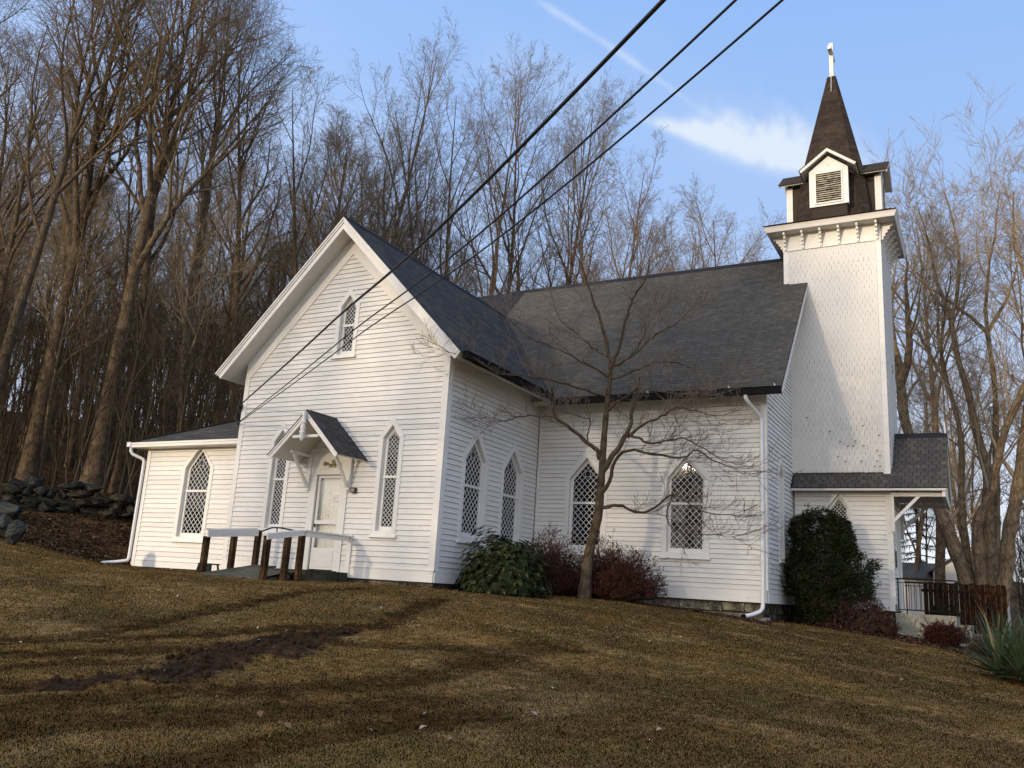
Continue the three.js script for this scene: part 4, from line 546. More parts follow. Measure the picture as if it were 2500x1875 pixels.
// wooden ramp with posts and white rails
{
  const R = thing('wooden_ramp', 'wooden ramp with brown posts and white handrails before the side door', 'ramp', [-3.4, -0.13, 1.4]);
  const L = (g) => g.translate(3.4, 0.13, -1.4);
  for (let i = 0; i < 9; i++) { const z0 = 0.62 + i * 0.185, z1 = z0 + 0.181, y = (z) => lerp(0.17, -0.11, (z - 0.55) / 1.75); const xr = -2.5; const c = [V3(-4.28, y(z0) - 0.04, z0), V3(-4.28, y(z1) - 0.04, z1), V3(xr, y(z1) - 0.04, z1), V3(xr, y(z0) - 0.04, z0)]; if (z0 < 1.1) { const xs = -3.64; c[2].x = c[3].x = xs; } mk('deck_board', L(hex([...c, ...c.map((p) => p.clone().add(V3(0, 0.038, 0)))])), M.deck, R); }
  mk('stringer', L(bar([-2.52, -0.02, 1.42], [-2.52, -0.2, 2.26], 0.04, 0.16)), M.deck, R);
  const post = (x, z, top) => mk('post', L(para([x - 0.053, gy(x, z) - 0.4, z - 0.053], [0.106, 0, 0], [0, 0, -0.106], [0, top - gy(x, z) + 0.4, 0]).translate(0, 0, 0.106)), M.post, R);
  post(-4.4, 1.95, 0.66); post(-4.4, 1.2, 0.74); post(-4.4, 0.5, 0.91); post(-2.35, 2.32, 0.69); post(-2.35, 1.76, 0.78); post(-2.35, 1.36, 0.845);
  mk('handrail', L(bar([-4.335, 0.715, 2.0], [-4.335, 0.85, 0.58], 0.035, 0.145)), M.trim, R);
  mk('handrail_cap', L(bar([-4.4, 0.795, 2.02], [-4.4, 0.932, 0.6], 0.1, 0.03)), M.trim, R);
  mk('handrail', L(bar([-2.285, 0.66, 2.4], [-2.285, 0.83, 1.3], 0.035, 0.09)), M.trim2, R);
  mk('handrail_cap', L(bar([-2.33, 0.715, 2.42], [-2.33, 0.885, 1.3], 0.13, 0.03)), M.trim, R);
  mk('handrail', L(bar([-2.25, 0.80, 1.36], [-2.19, 0.80, 0.06], 0.035, 0.09)), M.trim2, R);
  mk('handrail_cap', L(bar([-2.28, 0.87, 1.42], [-2.2, 0.865, 0.03], 0.13, 0.03)), M.trim, R);
  mk('grab_rail', L(pipe([[-4.34, 0.86, 0.55], [-4.1, 0.98, 0.42], [-3.9, 0.985, 0.35], [-3.55, 0.93, 0.15], [-3.5, 0.92, 0.06]], 0.018, 8)), M.black, R);
  mk('grab_rail_stem', L(cyl([-3.98, 0.85, 0.38], [-3.98, 0.98, 0.38], 0.014)), M.black, R);
}
{
  const s = thing('step_stool', 'small black step stool standing on grass beside the ramp', 'stool', [-4.95, gy(-4.95, 1.3), 1.3]);
  mk('stool_top', para([-0.19, 0.19, -0.13], [0.38, 0, 0], [0, 0, -0.26], [0, 0.03, 0]).translate(0, 0, 0.26), M.black, s);
  for (const [x, z] of [[-1, -1], [1, -1], [-1, 1], [1, 1]]) mk('leg', bar([x * 0.205, -0.03, z * 0.13], [x * 0.165, 0.192, z * 0.105], 0.05, 0.035), M.black, s);
  mk('brace', bar([-0.17, 0.13, 0.1], [0.17, 0.13, 0.1], 0.02, 0.05), M.black, s); mk('centre_web', bar([-0.04, 0.0, 0.0], [-0.04, 0.19, 0.0], 0.09, 0.2), M.black, s);
}
// entry porch: concrete, steps, iron railings
{
  const P = thing('concrete_porch', 'grey concrete porch and steps below the steeple entry', 'porch', [8.55, -0.9, -8.4]);
  const L = (g) => g.translate(-8.55, 0.9, 8.4);
  mk('slab', L(box(7.93, 9.17, -0.42, -0.03, -9.62, -7.19)), M.concrete, P); mk('footing', L(box(7.93, 9.16, -1.2, -0.424, -9.63, -7.175)), M.concrete, P);
  for (let i = 1; i < 4; i++) mk('step', L(box(9.17 + (i - 1) * 0.3 + 0.002, 9.17 + i * 0.3, -1.3, -0.03 - i * 0.19, -9.5, -7.3)), M.concrete, P);
  for (const [z, side] of [[-7.27, 'nearest the lawn'], [-9.55, 'on the far side of the porch']]) {
    const r = thing('iron_railing', 'dark iron railing of thin balusters ' + side, 'railing', [8.55, -0.03, z], 'porch railings'); const K = (g) => g.translate(-8.55, 0.03, -z);
    mk('top_rail', K(bar([7.96, 0.74, z], [9.2, 0.74, z], 0.03, 0.03)), M.iron, r); mk('mid_rail', K(bar([7.96, 0.655, z], [9.2, 0.655, z], 0.016, 0.016)), M.iron, r); mk('bottom_rail', K(bar([7.96, 0.05, z], [9.2, 0.05, z], 0.02, 0.02)), M.iron, r);
    mk('slope_rail', K(bar([9.2, 0.74, z], [9.98, 0.06, z], 0.03, 0.03)), M.iron, r);
    for (const x of [8.0, 9.2]) mk('rail_post', K(bar([x, -0.05, z], [x, 0.74, z], 0.028, 0.028)), M.iron, r);
    for (let x = 8.11; x < 9.15; x += 0.115) mk('baluster', K(bar([x, 0.05, z], [x, 0.655, z], 0.013, 0.013)), M.iron, r);
    for (let i = 1; i < 6; i++) { const x = 9.2 + i * 0.13, y = 0.74 - i * 0.113; mk('baluster', K(bar([x, y - 0.85, z], [x, y, z], 0.013, 0.013)), M.iron, r); }
    mk('rail_post', K(bar([9.95, -1.0, z], [9.95, 0.09, z], 0.028, 0.028)), M.iron, r);
  }
}
// overhead wires from a pole out of the frame to the gable corner
{
  const pole = thing('utility_pole', 'tall brown utility pole carrying the church service wires', 'pole', [25.5, -2.2, 20.6]);
  mk('pole_shaft', new THREE.CylinderGeometry(0.12, 0.17, 11, 12).translate(0, 5.3, 0), M.barks[1], pole); mk('crossarm', bar([-0.4, 9.6, 0.9], [0.4, 9.6, -0.9], 0.1, 0.12), M.post, pole);
  const C0 = V3(9.837, -0.029, 14.92), wire = (a, dir, s, end, r, label) => { const p = C0.clone().addScaledVector(V3(...dir), s); const c = new THREE.CatmullRomCurve3([V3(...a), V3(...a).lerp(p, 0.5).add(V3(0, -0.09, 0)), p, V3(...end)], false, 'catmullrom', 0.5); solo('service_wire', label, 'wire', new THREE.TubeGeometry(c, 90, r, 7), M.black, 'wires to the church gable'); };
  wire([-5.94, 3.9, 0.12], [-0.263, 0.609, -0.749], 6.2, [25.3, 7.2, 20.8], 0.0165, 'thick black wire, leftmost of three crossing the sky');
  wire([-5.95, 3.48, 0.09], [-0.194, 0.604, -0.773], 6.2, [25.4, 7.1, 20.6], 0.0098, 'thin black wire, middle one of three crossing the sky');
  wire([-5.95, 3.46, 0.09], [-0.149, 0.600, -0.786], 6.2, [25.6, 7.0, 20.3], 0.009, 'thin black wire, rightmost of three crossing the sky');
}
// rounded stone from a jittered sphere
function rock(seed, sx, sy, sz, det = 3) { const g = new THREE.IcosahedronGeometry(1, det), p = g.attributes.position, r = rng(seed), o = r() * 50; const cuts = []; for (let i = 0; i < 11; i++) cuts.push([V3(r() - 0.5, r() - 0.5, r() - 0.5).normalize(), 0.42 + r() * 0.36]); for (let i = 0; i < p.count; i++) { const v = V3(p.getX(i), p.getY(i), p.getZ(i)); for (const [n, d] of cuts) { const k = v.dot(n); if (k > d) v.addScaledVector(n, -(k - d) * 0.97); } const f = 1.12 + 0.2 * (fbm(v.x * 3.1 + o, v.y * 3.1 + v.z * 2.7, 4) - 0.5); p.setXYZ(i, v.x * sx * f, v.y * sy * f, v.z * sz * f); } const U = g.attributes.uv; for (let i = 0; i < p.count; i++) U.setXY(i, p.getX(i) + p.getZ(i) * 0.7, p.getY(i) + p.getZ(i) * 0.4); g.computeVertexNormals(); return g; }
{
  const wall = thing('dry_stone_wall', 'low dark dry stone wall at the foot of the woods', 'stone wall', [-12.9, 1.15, -1.3]);
  const r = rng(66), A = V3(-16.5, 0, 2.7), B = V3(-9.9, 0, -5.9), d = B.clone().sub(A), Ln = d.length(); d.normalize(); const geos = []; for (let k = 0; k < 9; k++) geos.push(rock(900 + k, 1.1, 1.1, 1.1, 3));
  for (let row = 0; row < 4; row++) { let s = r() * 0.3; while (s < Ln) { const w = 0.24 + r() * 0.36 + (row === 0 ? 0.15 : 0), h = 0.15 + r() * 0.07; const p = A.clone().addScaledVector(d, s + w / 2); const y = gbase(p.x, p.z) + 0.10 + row * 0.225 + (r() - 0.5) * 0.06; if (!(row === 3 && r() < 0.35)) { const m = mk('stone', geos[Math.floor(r() * 9)], M.stones[Math.floor(r() * 4)], wall); m.position.set(p.x + 12.9 + (r() - 0.5) * 0.12, y - 1.15, p.z + 1.3 + (r() - 0.5) * 0.12); m.scale.set(w * 0.62, h * 0.85, 0.26 + r() * 0.1); m.rotation.set((r() - 0.5) * 0.3, Math.atan2(-d.z, d.x) + (r() - 0.5) * 0.3, (r() - 0.5) * 0.35); } s += w * 1.02; } }
  const bl = (x, z, sx, sy, sz, seed, label, mat) => { const m = solo('boulder', label, 'boulder', rock(seed, sx, sy, sz, 4), mat, 'boulders by the stone wall'); m.position.set(x, gbase(x, z) + sy * 0.55, z); };
  bl(-9.75, 2.75, 0.28, 0.34, 0.27, 7, 'pale grey boulder at the lawn edge, lowest of three', M.stones[3]);
  bl(-11.0, 2.3, 0.27, 0.42, 0.27, 8, 'upright grey boulder behind the lowest pale one', M.stones[3]);
  bl(-13.4, 0.75, 0.48, 0.36, 0.4, 9, 'broad dark boulder topping the end of the stone wall', M.stones[1]);
}
// brown picket fence behind the porch
{
  const F = thing('picket_fence', 'dark brown wooden fence behind the porch railing', 'fence', [9.4, gbase(9.4, -12), -12]), m = std([0.15, 0.125, 0.105], 0.95, { map: woodTex }), y0 = gbase(9.4, -12);
  for (const y of [0.3, 1.4]) mk('rail', bar([-1.2, y, -0.03], [0.85, y, -0.03], 0.04, 0.08), m, F);
  for (let i = 0; i < 16; i++) { const x = -1.15 + i * 0.125; mk('picket', box(x, x + 0.112, gbase(9.4 + x, -12) - y0 - 0.05, 1.62 + 0.02 * Math.sin(i * 2.3), 0, 0.02), m, F); }
}
// white house far behind the entry
{
  const H = thing('distant_house', 'distant white house glimpsed between trunks behind the entry', 'house', [8.2, -1.6, -47]);
  const w = std([0.74, 0.72, 0.66], 0.7), rf = std([0.10, 0.095, 0.09], 0.9), gl = M.glass;
  mk('wall', merge([wext(frame([0, 0, 0], [1, 0, 0], [0, 0, 1]), [[-1.4, 0], [2.7, 0], [2.7, 4.3], [0.6, 5.6], [-1.4, 4.3]], -5, 0), box(-4.6, -1.41, 0, 3.9, -4.5, -0.6)]), w, H);
  mk('roof', merge([bar([0.62, 5.7, -2.4], [-1.75, 4.15, -2.4], 5.6, 0.1, [0, 1, 0]), bar([0.58, 5.7, -2.4], [2.95, 4.15, -2.4], 5.6, 0.1, [0, 1, 0]), para([-4.9, 3.75, -0.2], [3.6, 0, 0], [0, 1.05, -2.4], [0, 0.09, 0])]), rf, H);
  for (const [x, y] of [[1.4, 1.0]]) { const z = x < -1.5 ? -0.59 : 0.01; const f = mk('window', box(x - 0.5, x + 0.5, y, y + 1.3, z - 0.02, z + 0.02), w, H); mk('pane', box(x - 0.4, x + 0.4, y + 0.1, y + 1.2, z + 0.021, z + 0.03), gl, f); }
}
// ---------------------------------------------------------------- trees
class Mesher {
  constructor() { this.P = []; this.N = []; this.U = []; this.I = []; this.C = null; }
  tube(pts, rad, sides) {           // pts: Vector3[], rad: number[]
    const n = pts.length, base = this.P.length / 3; let t = V3(), s = V3(1, 0, 0), q = V3(), len = 0; const last = rad[n - 1] < 0.004;
    for (let i = 0; i < n; i++) {
      t.subVectors(pts[Math.min(n - 1, i + 1)], pts[Math.max(0, i - 1)]).normalize();
      if (i === 0) { s.set(1, 0, 0); if (Math.abs(t.x) > 0.8) s.set(0, 0, 1); }
      s.addScaledVector(t, -s.dot(t)).normalize(); q.crossVectors(t, s);
      if (i) len += pts[i].distanceTo(pts[i - 1]);
      for (let k = 0; k <= sides; k++) { const a = k / sides * Math.PI * 2, c = Math.cos(a), d = Math.sin(a), nx = s.x * c + q.x * d, ny = s.y * c + q.y * d, nz = s.z * c + q.z * d; this.P.push(pts[i].x + nx * rad[i], pts[i].y + ny * rad[i], pts[i].z + nz * rad[i]); this.N.push(nx, ny, nz); this.U.push(k / sides * Math.max(0.25, Math.round(rad[0] * 6.28 * 2) / 2), len); }
    }
    const m = sides + 1; for (let i = 0; i < n - 1; i++) for (let k = 0; k < sides; k++) { const a = base + i * m + k; this.I.push(a, a + 1, a + m, a + 1, a + m + 1, a + m); }
  }
  twig(p, d, L, r, kink) {            // a three-sided sliver
    const base = this.P.length / 3; let s = V3(0, 1, 0).cross(d); if (s.lengthSq() < 1e-4) s.set(1, 0, 0); s.normalize(); const q = d.clone().cross(s);
    const mid = p.clone().addScaledVector(d, L * 0.55), tip = p.clone().addScaledVector(d, L).add(kink);
    for (const [c, rr] of [[p, r], [mid, r * 0.7]]) for (let k = 0; k < 3; k++) { const a = k * 2.094, nx = s.x * Math.cos(a) + q.x * Math.sin(a), ny = s.y * Math.cos(a) + q.y * Math.sin(a), nz = s.z * Math.cos(a) + q.z * Math.sin(a); this.P.push(c.x + nx * rr, c.y + ny * rr, c.z + nz * rr); this.N.push(nx, ny, nz); this.U.push(0, 0); }
    this.P.push(tip.x, tip.y, tip.z); this.N.push(d.x, d.y, d.z); this.U.push(0, 0);
    const b = base; this.I.push(b, b + 1, b + 3, b + 1, b + 4, b + 3, b + 1, b + 2, b + 4, b + 2, b + 5, b + 4, b + 2, b, b + 5, b, b + 3, b + 5, b + 3, b + 4, b + 6, b + 4, b + 5, b + 6, b + 5, b + 3, b + 6);
  }
  geo() { const g = new THREE.BufferGeometry(); g.setAttribute('position', new THREE.Float32BufferAttribute(this.P, 3)); g.setAttribute('normal', new THREE.Float32BufferAttribute(this.N, 3)); g.setAttribute('uv', new THREE.Float32BufferAttribute(this.U, 2)); if (this.C) g.setAttribute('color', new THREE.Float32BufferAttribute(this.C, 3)); g.setIndex(this.I); return g; }
}
const perp = (d, a) => { const s = V3(0, 1, 0).cross(d); if (s.lengthSq() < 1e-3) s.set(1, 0, 0).cross(d); s.normalize(); return s.multiplyScalar(Math.cos(a)).addScaledVector(d.clone().cross(s.clone().normalize()), Math.sin(a)).normalize(); };
// o: {H, r, seed, limbs, lo (first limb as a fraction of the height), ang, stems, fine}
function growTree(o) {
  const R = rng(o.seed), T = new Mesher(), K = new Mesher(), g = (a) => (R() - 0.5) * 2 * a;
  const path = (p, d, L, n, wob, up) => { const a = [p.clone()]; d = d.clone(); for (let i = 0; i < n; i++) { d.add(V3(g(wob), g(wob) * 0.5 + up, g(wob))).normalize(); a.push(a[a.length - 1].clone().addScaledVector(d, L / n)); } return a; };
  const pick = (pts, t) => { const f = t * (pts.length - 1), i = Math.min(pts.length - 2, Math.floor(f)); return { p: pts[i].clone().lerp(pts[i + 1], f - i), d: pts[i + 1].clone().sub(pts[i]).normalize() }; };
  const br = (p, d, L, r, lv) => {
    const n = [0, 7, 5, 3][lv], pts = path(p, d, L, n, [0, 0.17, 0.24, 0.3][lv], [0, 0.075, 0.05, 0.03][lv] * (o.up ?? 1)), rad = pts.map((_, i) => Math.max(0.0035, r * (1 - 0.86 * i / n)));
    (lv === 1 ? T : K).tube(pts, rad, [0, 6, 4, 3][lv]);
    if (lv === 3) { const m = Math.round((o.fine ?? 6) * (0.7 + R() * 0.6)); for (let i = 0; i < m; i++) { const t = 0.12 + 0.88 * (i + R()) / m, q = pick(pts, Math.min(0.999, t)), dd = q.d.addScaledVector(perp(q.d, R() * 6.28), 0.7 + R() * 0.6).normalize(); K.twig(q.p, dd, L * (0.22 + 0.3 * R()), 0.0048, V3(g(0.07), g(0.05) + 0.03, g(0.07))); } return; }
    const m = lv === 1 ? Math.round((o.sub ?? 11) * (0.8 + R() * 0.4)) : Math.round(6.5 + R() * 3);
    for (let i = 0; i < m; i++) { const t = (lv === 1 ? 0.22 : 0.15) + (0.98 - (lv === 1 ? 0.22 : 0.15)) * (i + R()) / m, q = pick(pts, Math.min(0.999, t)), dd = q.d.clone().addScaledVector(perp(q.d, R() * 6.28), (lv === 1 ? 0.55 : 0.75) + R() * 0.4).normalize(); br(q.p, dd, L * (lv === 1 ? 0.46 : 0.44) * (1.15 - t * 0.62) * (0.75 + R() * 0.5), Math.max(0.006, r * (1 - 0.8 * t) * 0.6), lv + 1); }
  };
  for (let s = 0; s < (o.stems ?? 1); s++) {
    const a0 = R() * 6.28, lean = o.stems > 1 ? 0.16 + R() * 0.12 : 0.04; const H = o.H * (s ? 0.8 + R() * 0.2 : 1), r = o.r * (o.stems > 1 ? 0.75 : 1);
    const pts = path(V3(o.stems > 1 ? Math.cos(a0) * r * 0.8 : 0, -0.5, o.stems > 1 ? Math.sin(a0) * r * 0.8 : 0), V3(Math.cos(a0) * lean, 1, Math.sin(a0) * lean).normalize(), H * 0.97, 13, 0.045, 0.03);
    const rad = pts.map((_, i) => { const t = i / 13; return Math.max(0.012, r * (1 - 0.93 * Math.pow(t, 0.85))) * (i === 0 ? 1.45 : i === 1 ? 1.06 : 1); });
    T.tube(pts, rad, 9);
    const nl = o.limbs ?? 13; for (let i = 0; i < nl; i++) { const t = (o.lo ?? 0.3) + (0.96 - (o.lo ?? 0.3)) * Math.pow((i + R() * 0.8) / nl, 0.9), q = pick(pts, Math.min(0.999, t)), a = i * 2.4 + R() * 1.2, k = (o.ang ?? 0.55) * (0.75 + R() * 0.6); const dd = q.d.clone().addScaledVector(perp(q.d, a), k).normalize(); br(q.p, dd, H * (0.13 + 0.40 * (1 - t) * (0.8 + R() * 0.5)) * (o.wide ?? 1), Math.max(0.02, r * (1 - 0.9 * t) * 0.58), 1); }
  }
  return { trunk: T.geo(), crown: K.geo() };
}
const species = [
  growTree({ seed: 1, H: 21, r: 0.28, limbs: 12, lo: 0.48, ang: 0.5 }),
  growTree({ seed: 2, H: 23, r: 0.25, limbs: 14, lo: 0.42, ang: 0.55 }),
  growTree({ seed: 3, H: 19, r: 0.23, limbs: 12, lo: 0.28, ang: 0.62, wide: 1.1 }),
  growTree({ seed: 4, H: 20, r: 0.27, limbs: 8, lo: 0.3, ang: 0.42, stems: 3, sub: 9 }),
  growTree({ seed: 5, H: 22, r: 0.38, limbs: 15, lo: 0.36, ang: 0.6, wide: 1.1 }),
  growTree({ seed: 6, H: 17, r: 0.155, limbs: 11, lo: 0.35, ang: 0.5 }),
];
function plant(k, x, z, label, group, opt = {}) {
  const t = thing('bare_tree', label, 'tree', [x, gbase(x, z), z], group), s = species[k], q = opt.b ?? (k % 3);
  mk('trunk', s.trunk, M.barks[q], t); mk('crown', s.crown, M.twigs[q], t);
  t.rotation.set(opt.tx ?? 0, opt.rot ?? (x * 7.3 + z * 3.1), opt.tz ?? 0); const sc = opt.s ?? 1, h = opt.h ?? 1; t.scale.set(sc, sc * h, sc); return t;
}
// a point seen at azimuth a (degrees from north = -z) and ground distance d from the path where the photograph was taken
const polar = (a, d) => [9.84 + Math.sin(a * DEG) * d, 14.92 - Math.cos(a * DEG) * d];
{
  const T = (k, a, d, label, opt, group) => plant(k, ...polar(a, d), label, group, opt);
  // trees that stand clear of the rest
  T(4, -54.6, 33, 'big bare tree with a thick trunk just behind the stone wall', { s: 0.95, h: 1.12, tz: -0.05, rot: 1.2 });
  T(0, -51.0, 35, 'dark bare trunk leaning right, nearest the annex roof', { s: 1.0, h: 1.1, tz: -0.05, rot: 2.2 });
  T(4, -57.9, 36, 'tall bare tree with wide crown left of the annex', { s: 0.95, h: 1.12, rot: 4 });
  T(1, -60.5, 33, 'straight bare trunk near the left edge above the boulders', { s: 1.0, rot: 0.4 });
  T(1, -46.9, 39, 'slim straight bare trunk rising just left of the front gable', { s: 1.0, rot: 3.2, tz: -0.02 });
  T(3, -40.8, 41, 'several-stemmed bare tree rising above the gable peak', { s: 1.1, h: 1.2, rot: 0.7 });
  T(5, -43.6, 43, 'narrow bare tree between the gable peak and the slim trunk', { s: 1.2, rot: 5 });
  T(2, -37.2, 45, 'bare tree behind the right slope of the front gable', { s: 1.0, rot: 1.9 });
  T(3, -32.6, 42, 'several-stemmed bare tree with a spreading top above the roof valley', { s: 1.05, h: 1.28, rot: 2.6 });
  T(1, -29.6, 46, 'slender bare tree right of the spreading several-stemmed one', { s: 1.0, h: 1.14, rot: 3.9 });
  T(1, -26.6, 47, 'slender bare tree behind the middle of the nave ridge', { s: 1.0, h: 1.16, rot: 5.2 });
  T(3, -23.0, 43, 'several-stemmed bare tree behind the right half of the nave ridge', { s: 0.98, h: 1.15, rot: 4.4 });
  T(5, -19.4, 42, 'small bare tree next to the crooked one beyond the ridge', { s: 1.05, h: 1.05, rot: 1.1 });
  T(2, -15.6, 41, 'crooked small bare tree between the ridge and steeple', { s: 1.0, rot: 0.2, tz: -0.08 });
  T(5, -11.4, 44, 'low bare tree just left of the steeple', { s: 0.98, rot: 2.9 });
  T(0, -2.6, 41, 'straight bare trunk seen beyond the porch roof', { s: 0.9, rot: 2.0 });
  T(2, 4.2, 33, 'bare tree at the right edge behind the great tree', { s: 0.86, rot: 2.5 });
  T(5, -0.6, 47, 'thin bare tree standing before the distant house', { s: 0.95, rot: 1.0 });
  T(5, 2.6, 52, 'thin bare tree right of the distant house', { s: 1.0, rot: 4.1 });
  // the wood on the hill, tree by tree
  const r = rng(2024), pts = []; let tries = 0;
  while (pts.length < 62 && tries++ < 4000) { const a = -66 + r() * 24, d = 33 + Math.pow(r(), 0.8) * 40, p = polar(a, d); if (p[0] > -8 || pts.every((q) => Math.hypot(q[0] - p[0], q[1] - p[1]) < 0)) { if (p[0] > -11) continue; } if (pts.some((q) => Math.hypot(q[0] - p[0], q[1] - p[1]) < 1.7)) continue; pts.push(p); plant([0, 1, 5, 5, 5, 1][Math.floor(r() * 6)], p[0], p[1], 'bare grey-brown tree in the dense wood left of the church', 'trees of the dense wood', { s: 0.66 + r() * 0.34, rot: r() * 6.28, tz: (r() - 0.5) * 0.06, tx: (r() - 0.5) * 0.06 }); }
  for (let i = 0; i < 40; i++) { const a = i < 14 ? -42 + i * 2.3 + r() : -42 + r() * 44, d = i < 14 ? 45 + r() * 7 : 50 + r() * 26, p = polar(a, d); plant([5, 3, 2, 5][i % 4], p[0], p[1], 'bare tree in the thin far wood behind the nave roof', 'trees of the far wood', { s: (i < 14 ? 0.86 : 0.62) + r() * 0.25, rot: r() * 6.28 }); }
  // the bare wood across the road, out of frame, that breaks up the low sun
  for (let i = 0; i < 10; i++) { const t = -22 + i * 4.2 + r() * 1.2, q = 33 + r() * 22, x = t * 0.956 - 0.289 / 0.957 * q * 0.95 + 6, z = 14 + q; plant([0, 2, 5, 1, 2][i % 5], x, z, 'bare tree of the wood across the road', 'trees across the road', { s: 0.8 + r() * 0.3, rot: r() * 6.28 }); }
  for (const [x, z, k, s, rot] of [[-4.6, 27.5, 2, 0.85, 1.0], [-8.8, 25, 0, 0.8, 2.4], [0.4, 31, 5, 1.0, 4.0], [-13.5, 29, 2, 0.8, 5.1], [-6.6, 31, 4, 0.8, 0.3], [-1.6, 25.5, 5, 0.95, 2.0], [3.4, 29.5, 0, 0.75, 3.3]]) plant(k, x, z, 'bare tree on the near roadside verge', 'trees on the near verge', { s, rot });
  // the rest of the hill: too many and too far to tell apart
  const far3 = growTree({ seed: 12, H: 16, r: 0.13, limbs: 8, lo: 0.4, ang: 0.5, sub: 5, fine: 5 });
  const N = 380, im = new THREE.InstancedMesh(mergeGeometries([far3.trunk, far3.crown]), M.farTwig, N), mm = new THREE.Matrix4(), e = new THREE.Euler(); im.name = 'hillside_wood'; im.userData = { kind: 'stuff', label: 'dense far wood of thin bare trees on the hillside', category: 'woodland' };
  for (let i = 0; i < N; i++) { const a = i < 290 ? -68 + r() * 28 : -42 + r() * 56, d = i < 290 ? 48 + r() * 60 : 78 + r() * 60, [x, z] = polar(a, d), s = 0.5 + r() * 0.35; e.set((r() - 0.5) * 0.1, r() * 6.28, (r() - 0.5) * 0.1); mm.compose(V3(x, gbase(x, z) - 0.2, z), new THREE.Quaternion().setFromEuler(e), V3(s, s, s)); im.setMatrixAt(i, mm); }
  scene.add(im);
  const Nr = 230, ir = new THREE.InstancedMesh(mergeGeometries([far3.trunk, far3.crown]), M.farTwig, Nr); ir.name = 'far_roadside_wood'; ir.userData = { kind: 'stuff', label: 'dense wood of bare trees beyond the road', category: 'woodland' };
  for (let i = 0; i < Nr; i++) { const x = -95 + r() * 150, z = 62 + r() * 34, s = 0.5 + r() * 0.16; e.set(0, r() * 6.28, 0); mm.compose(V3(x, gbase(x, z) - 0.2, z), new THREE.Quaternion().setFromEuler(e), V3(s * 1.6, s, s * 1.6)); ir.setMatrixAt(i, mm); }
  scene.add(ir);
  // saplings and brush under the trees
  const sap = growTree({ seed: 15, H: 7, r: 0.05, limbs: 7, lo: 0.2, ang: 0.6, sub: 3, fine: 4 });
  const Ns = 420, is = new THREE.InstancedMesh(mergeGeometries([sap.trunk, sap.crown]), M.brush, Ns); is.name = 'woodland_saplings'; is.userData = { kind: 'stuff', label: 'tangle of thin saplings and brush under the trees', category: 'undergrowth' };
  for (let i = 0; i < Ns; i++) { let a, d; if (i < 320) { a = -67 + r() * 22; d = 29.5 + r() * 34; } else { a = 1.5 + r() * 6; d = 34 + r() * 40; } const [x, z] = polar(a, d), s = 0.5 + r() * 0.9; e.set((r() - 0.5) * 0.3, r() * 6.28, (r() - 0.5) * 0.3); mm.compose(V3(x, gbase(x, z) - 0.1, z), new THREE.Quaternion().setFromEuler(e), V3(s, s, s)); im.setMatrixAt; is.setMatrixAt(i, mm); }
  scene.add(is);
}
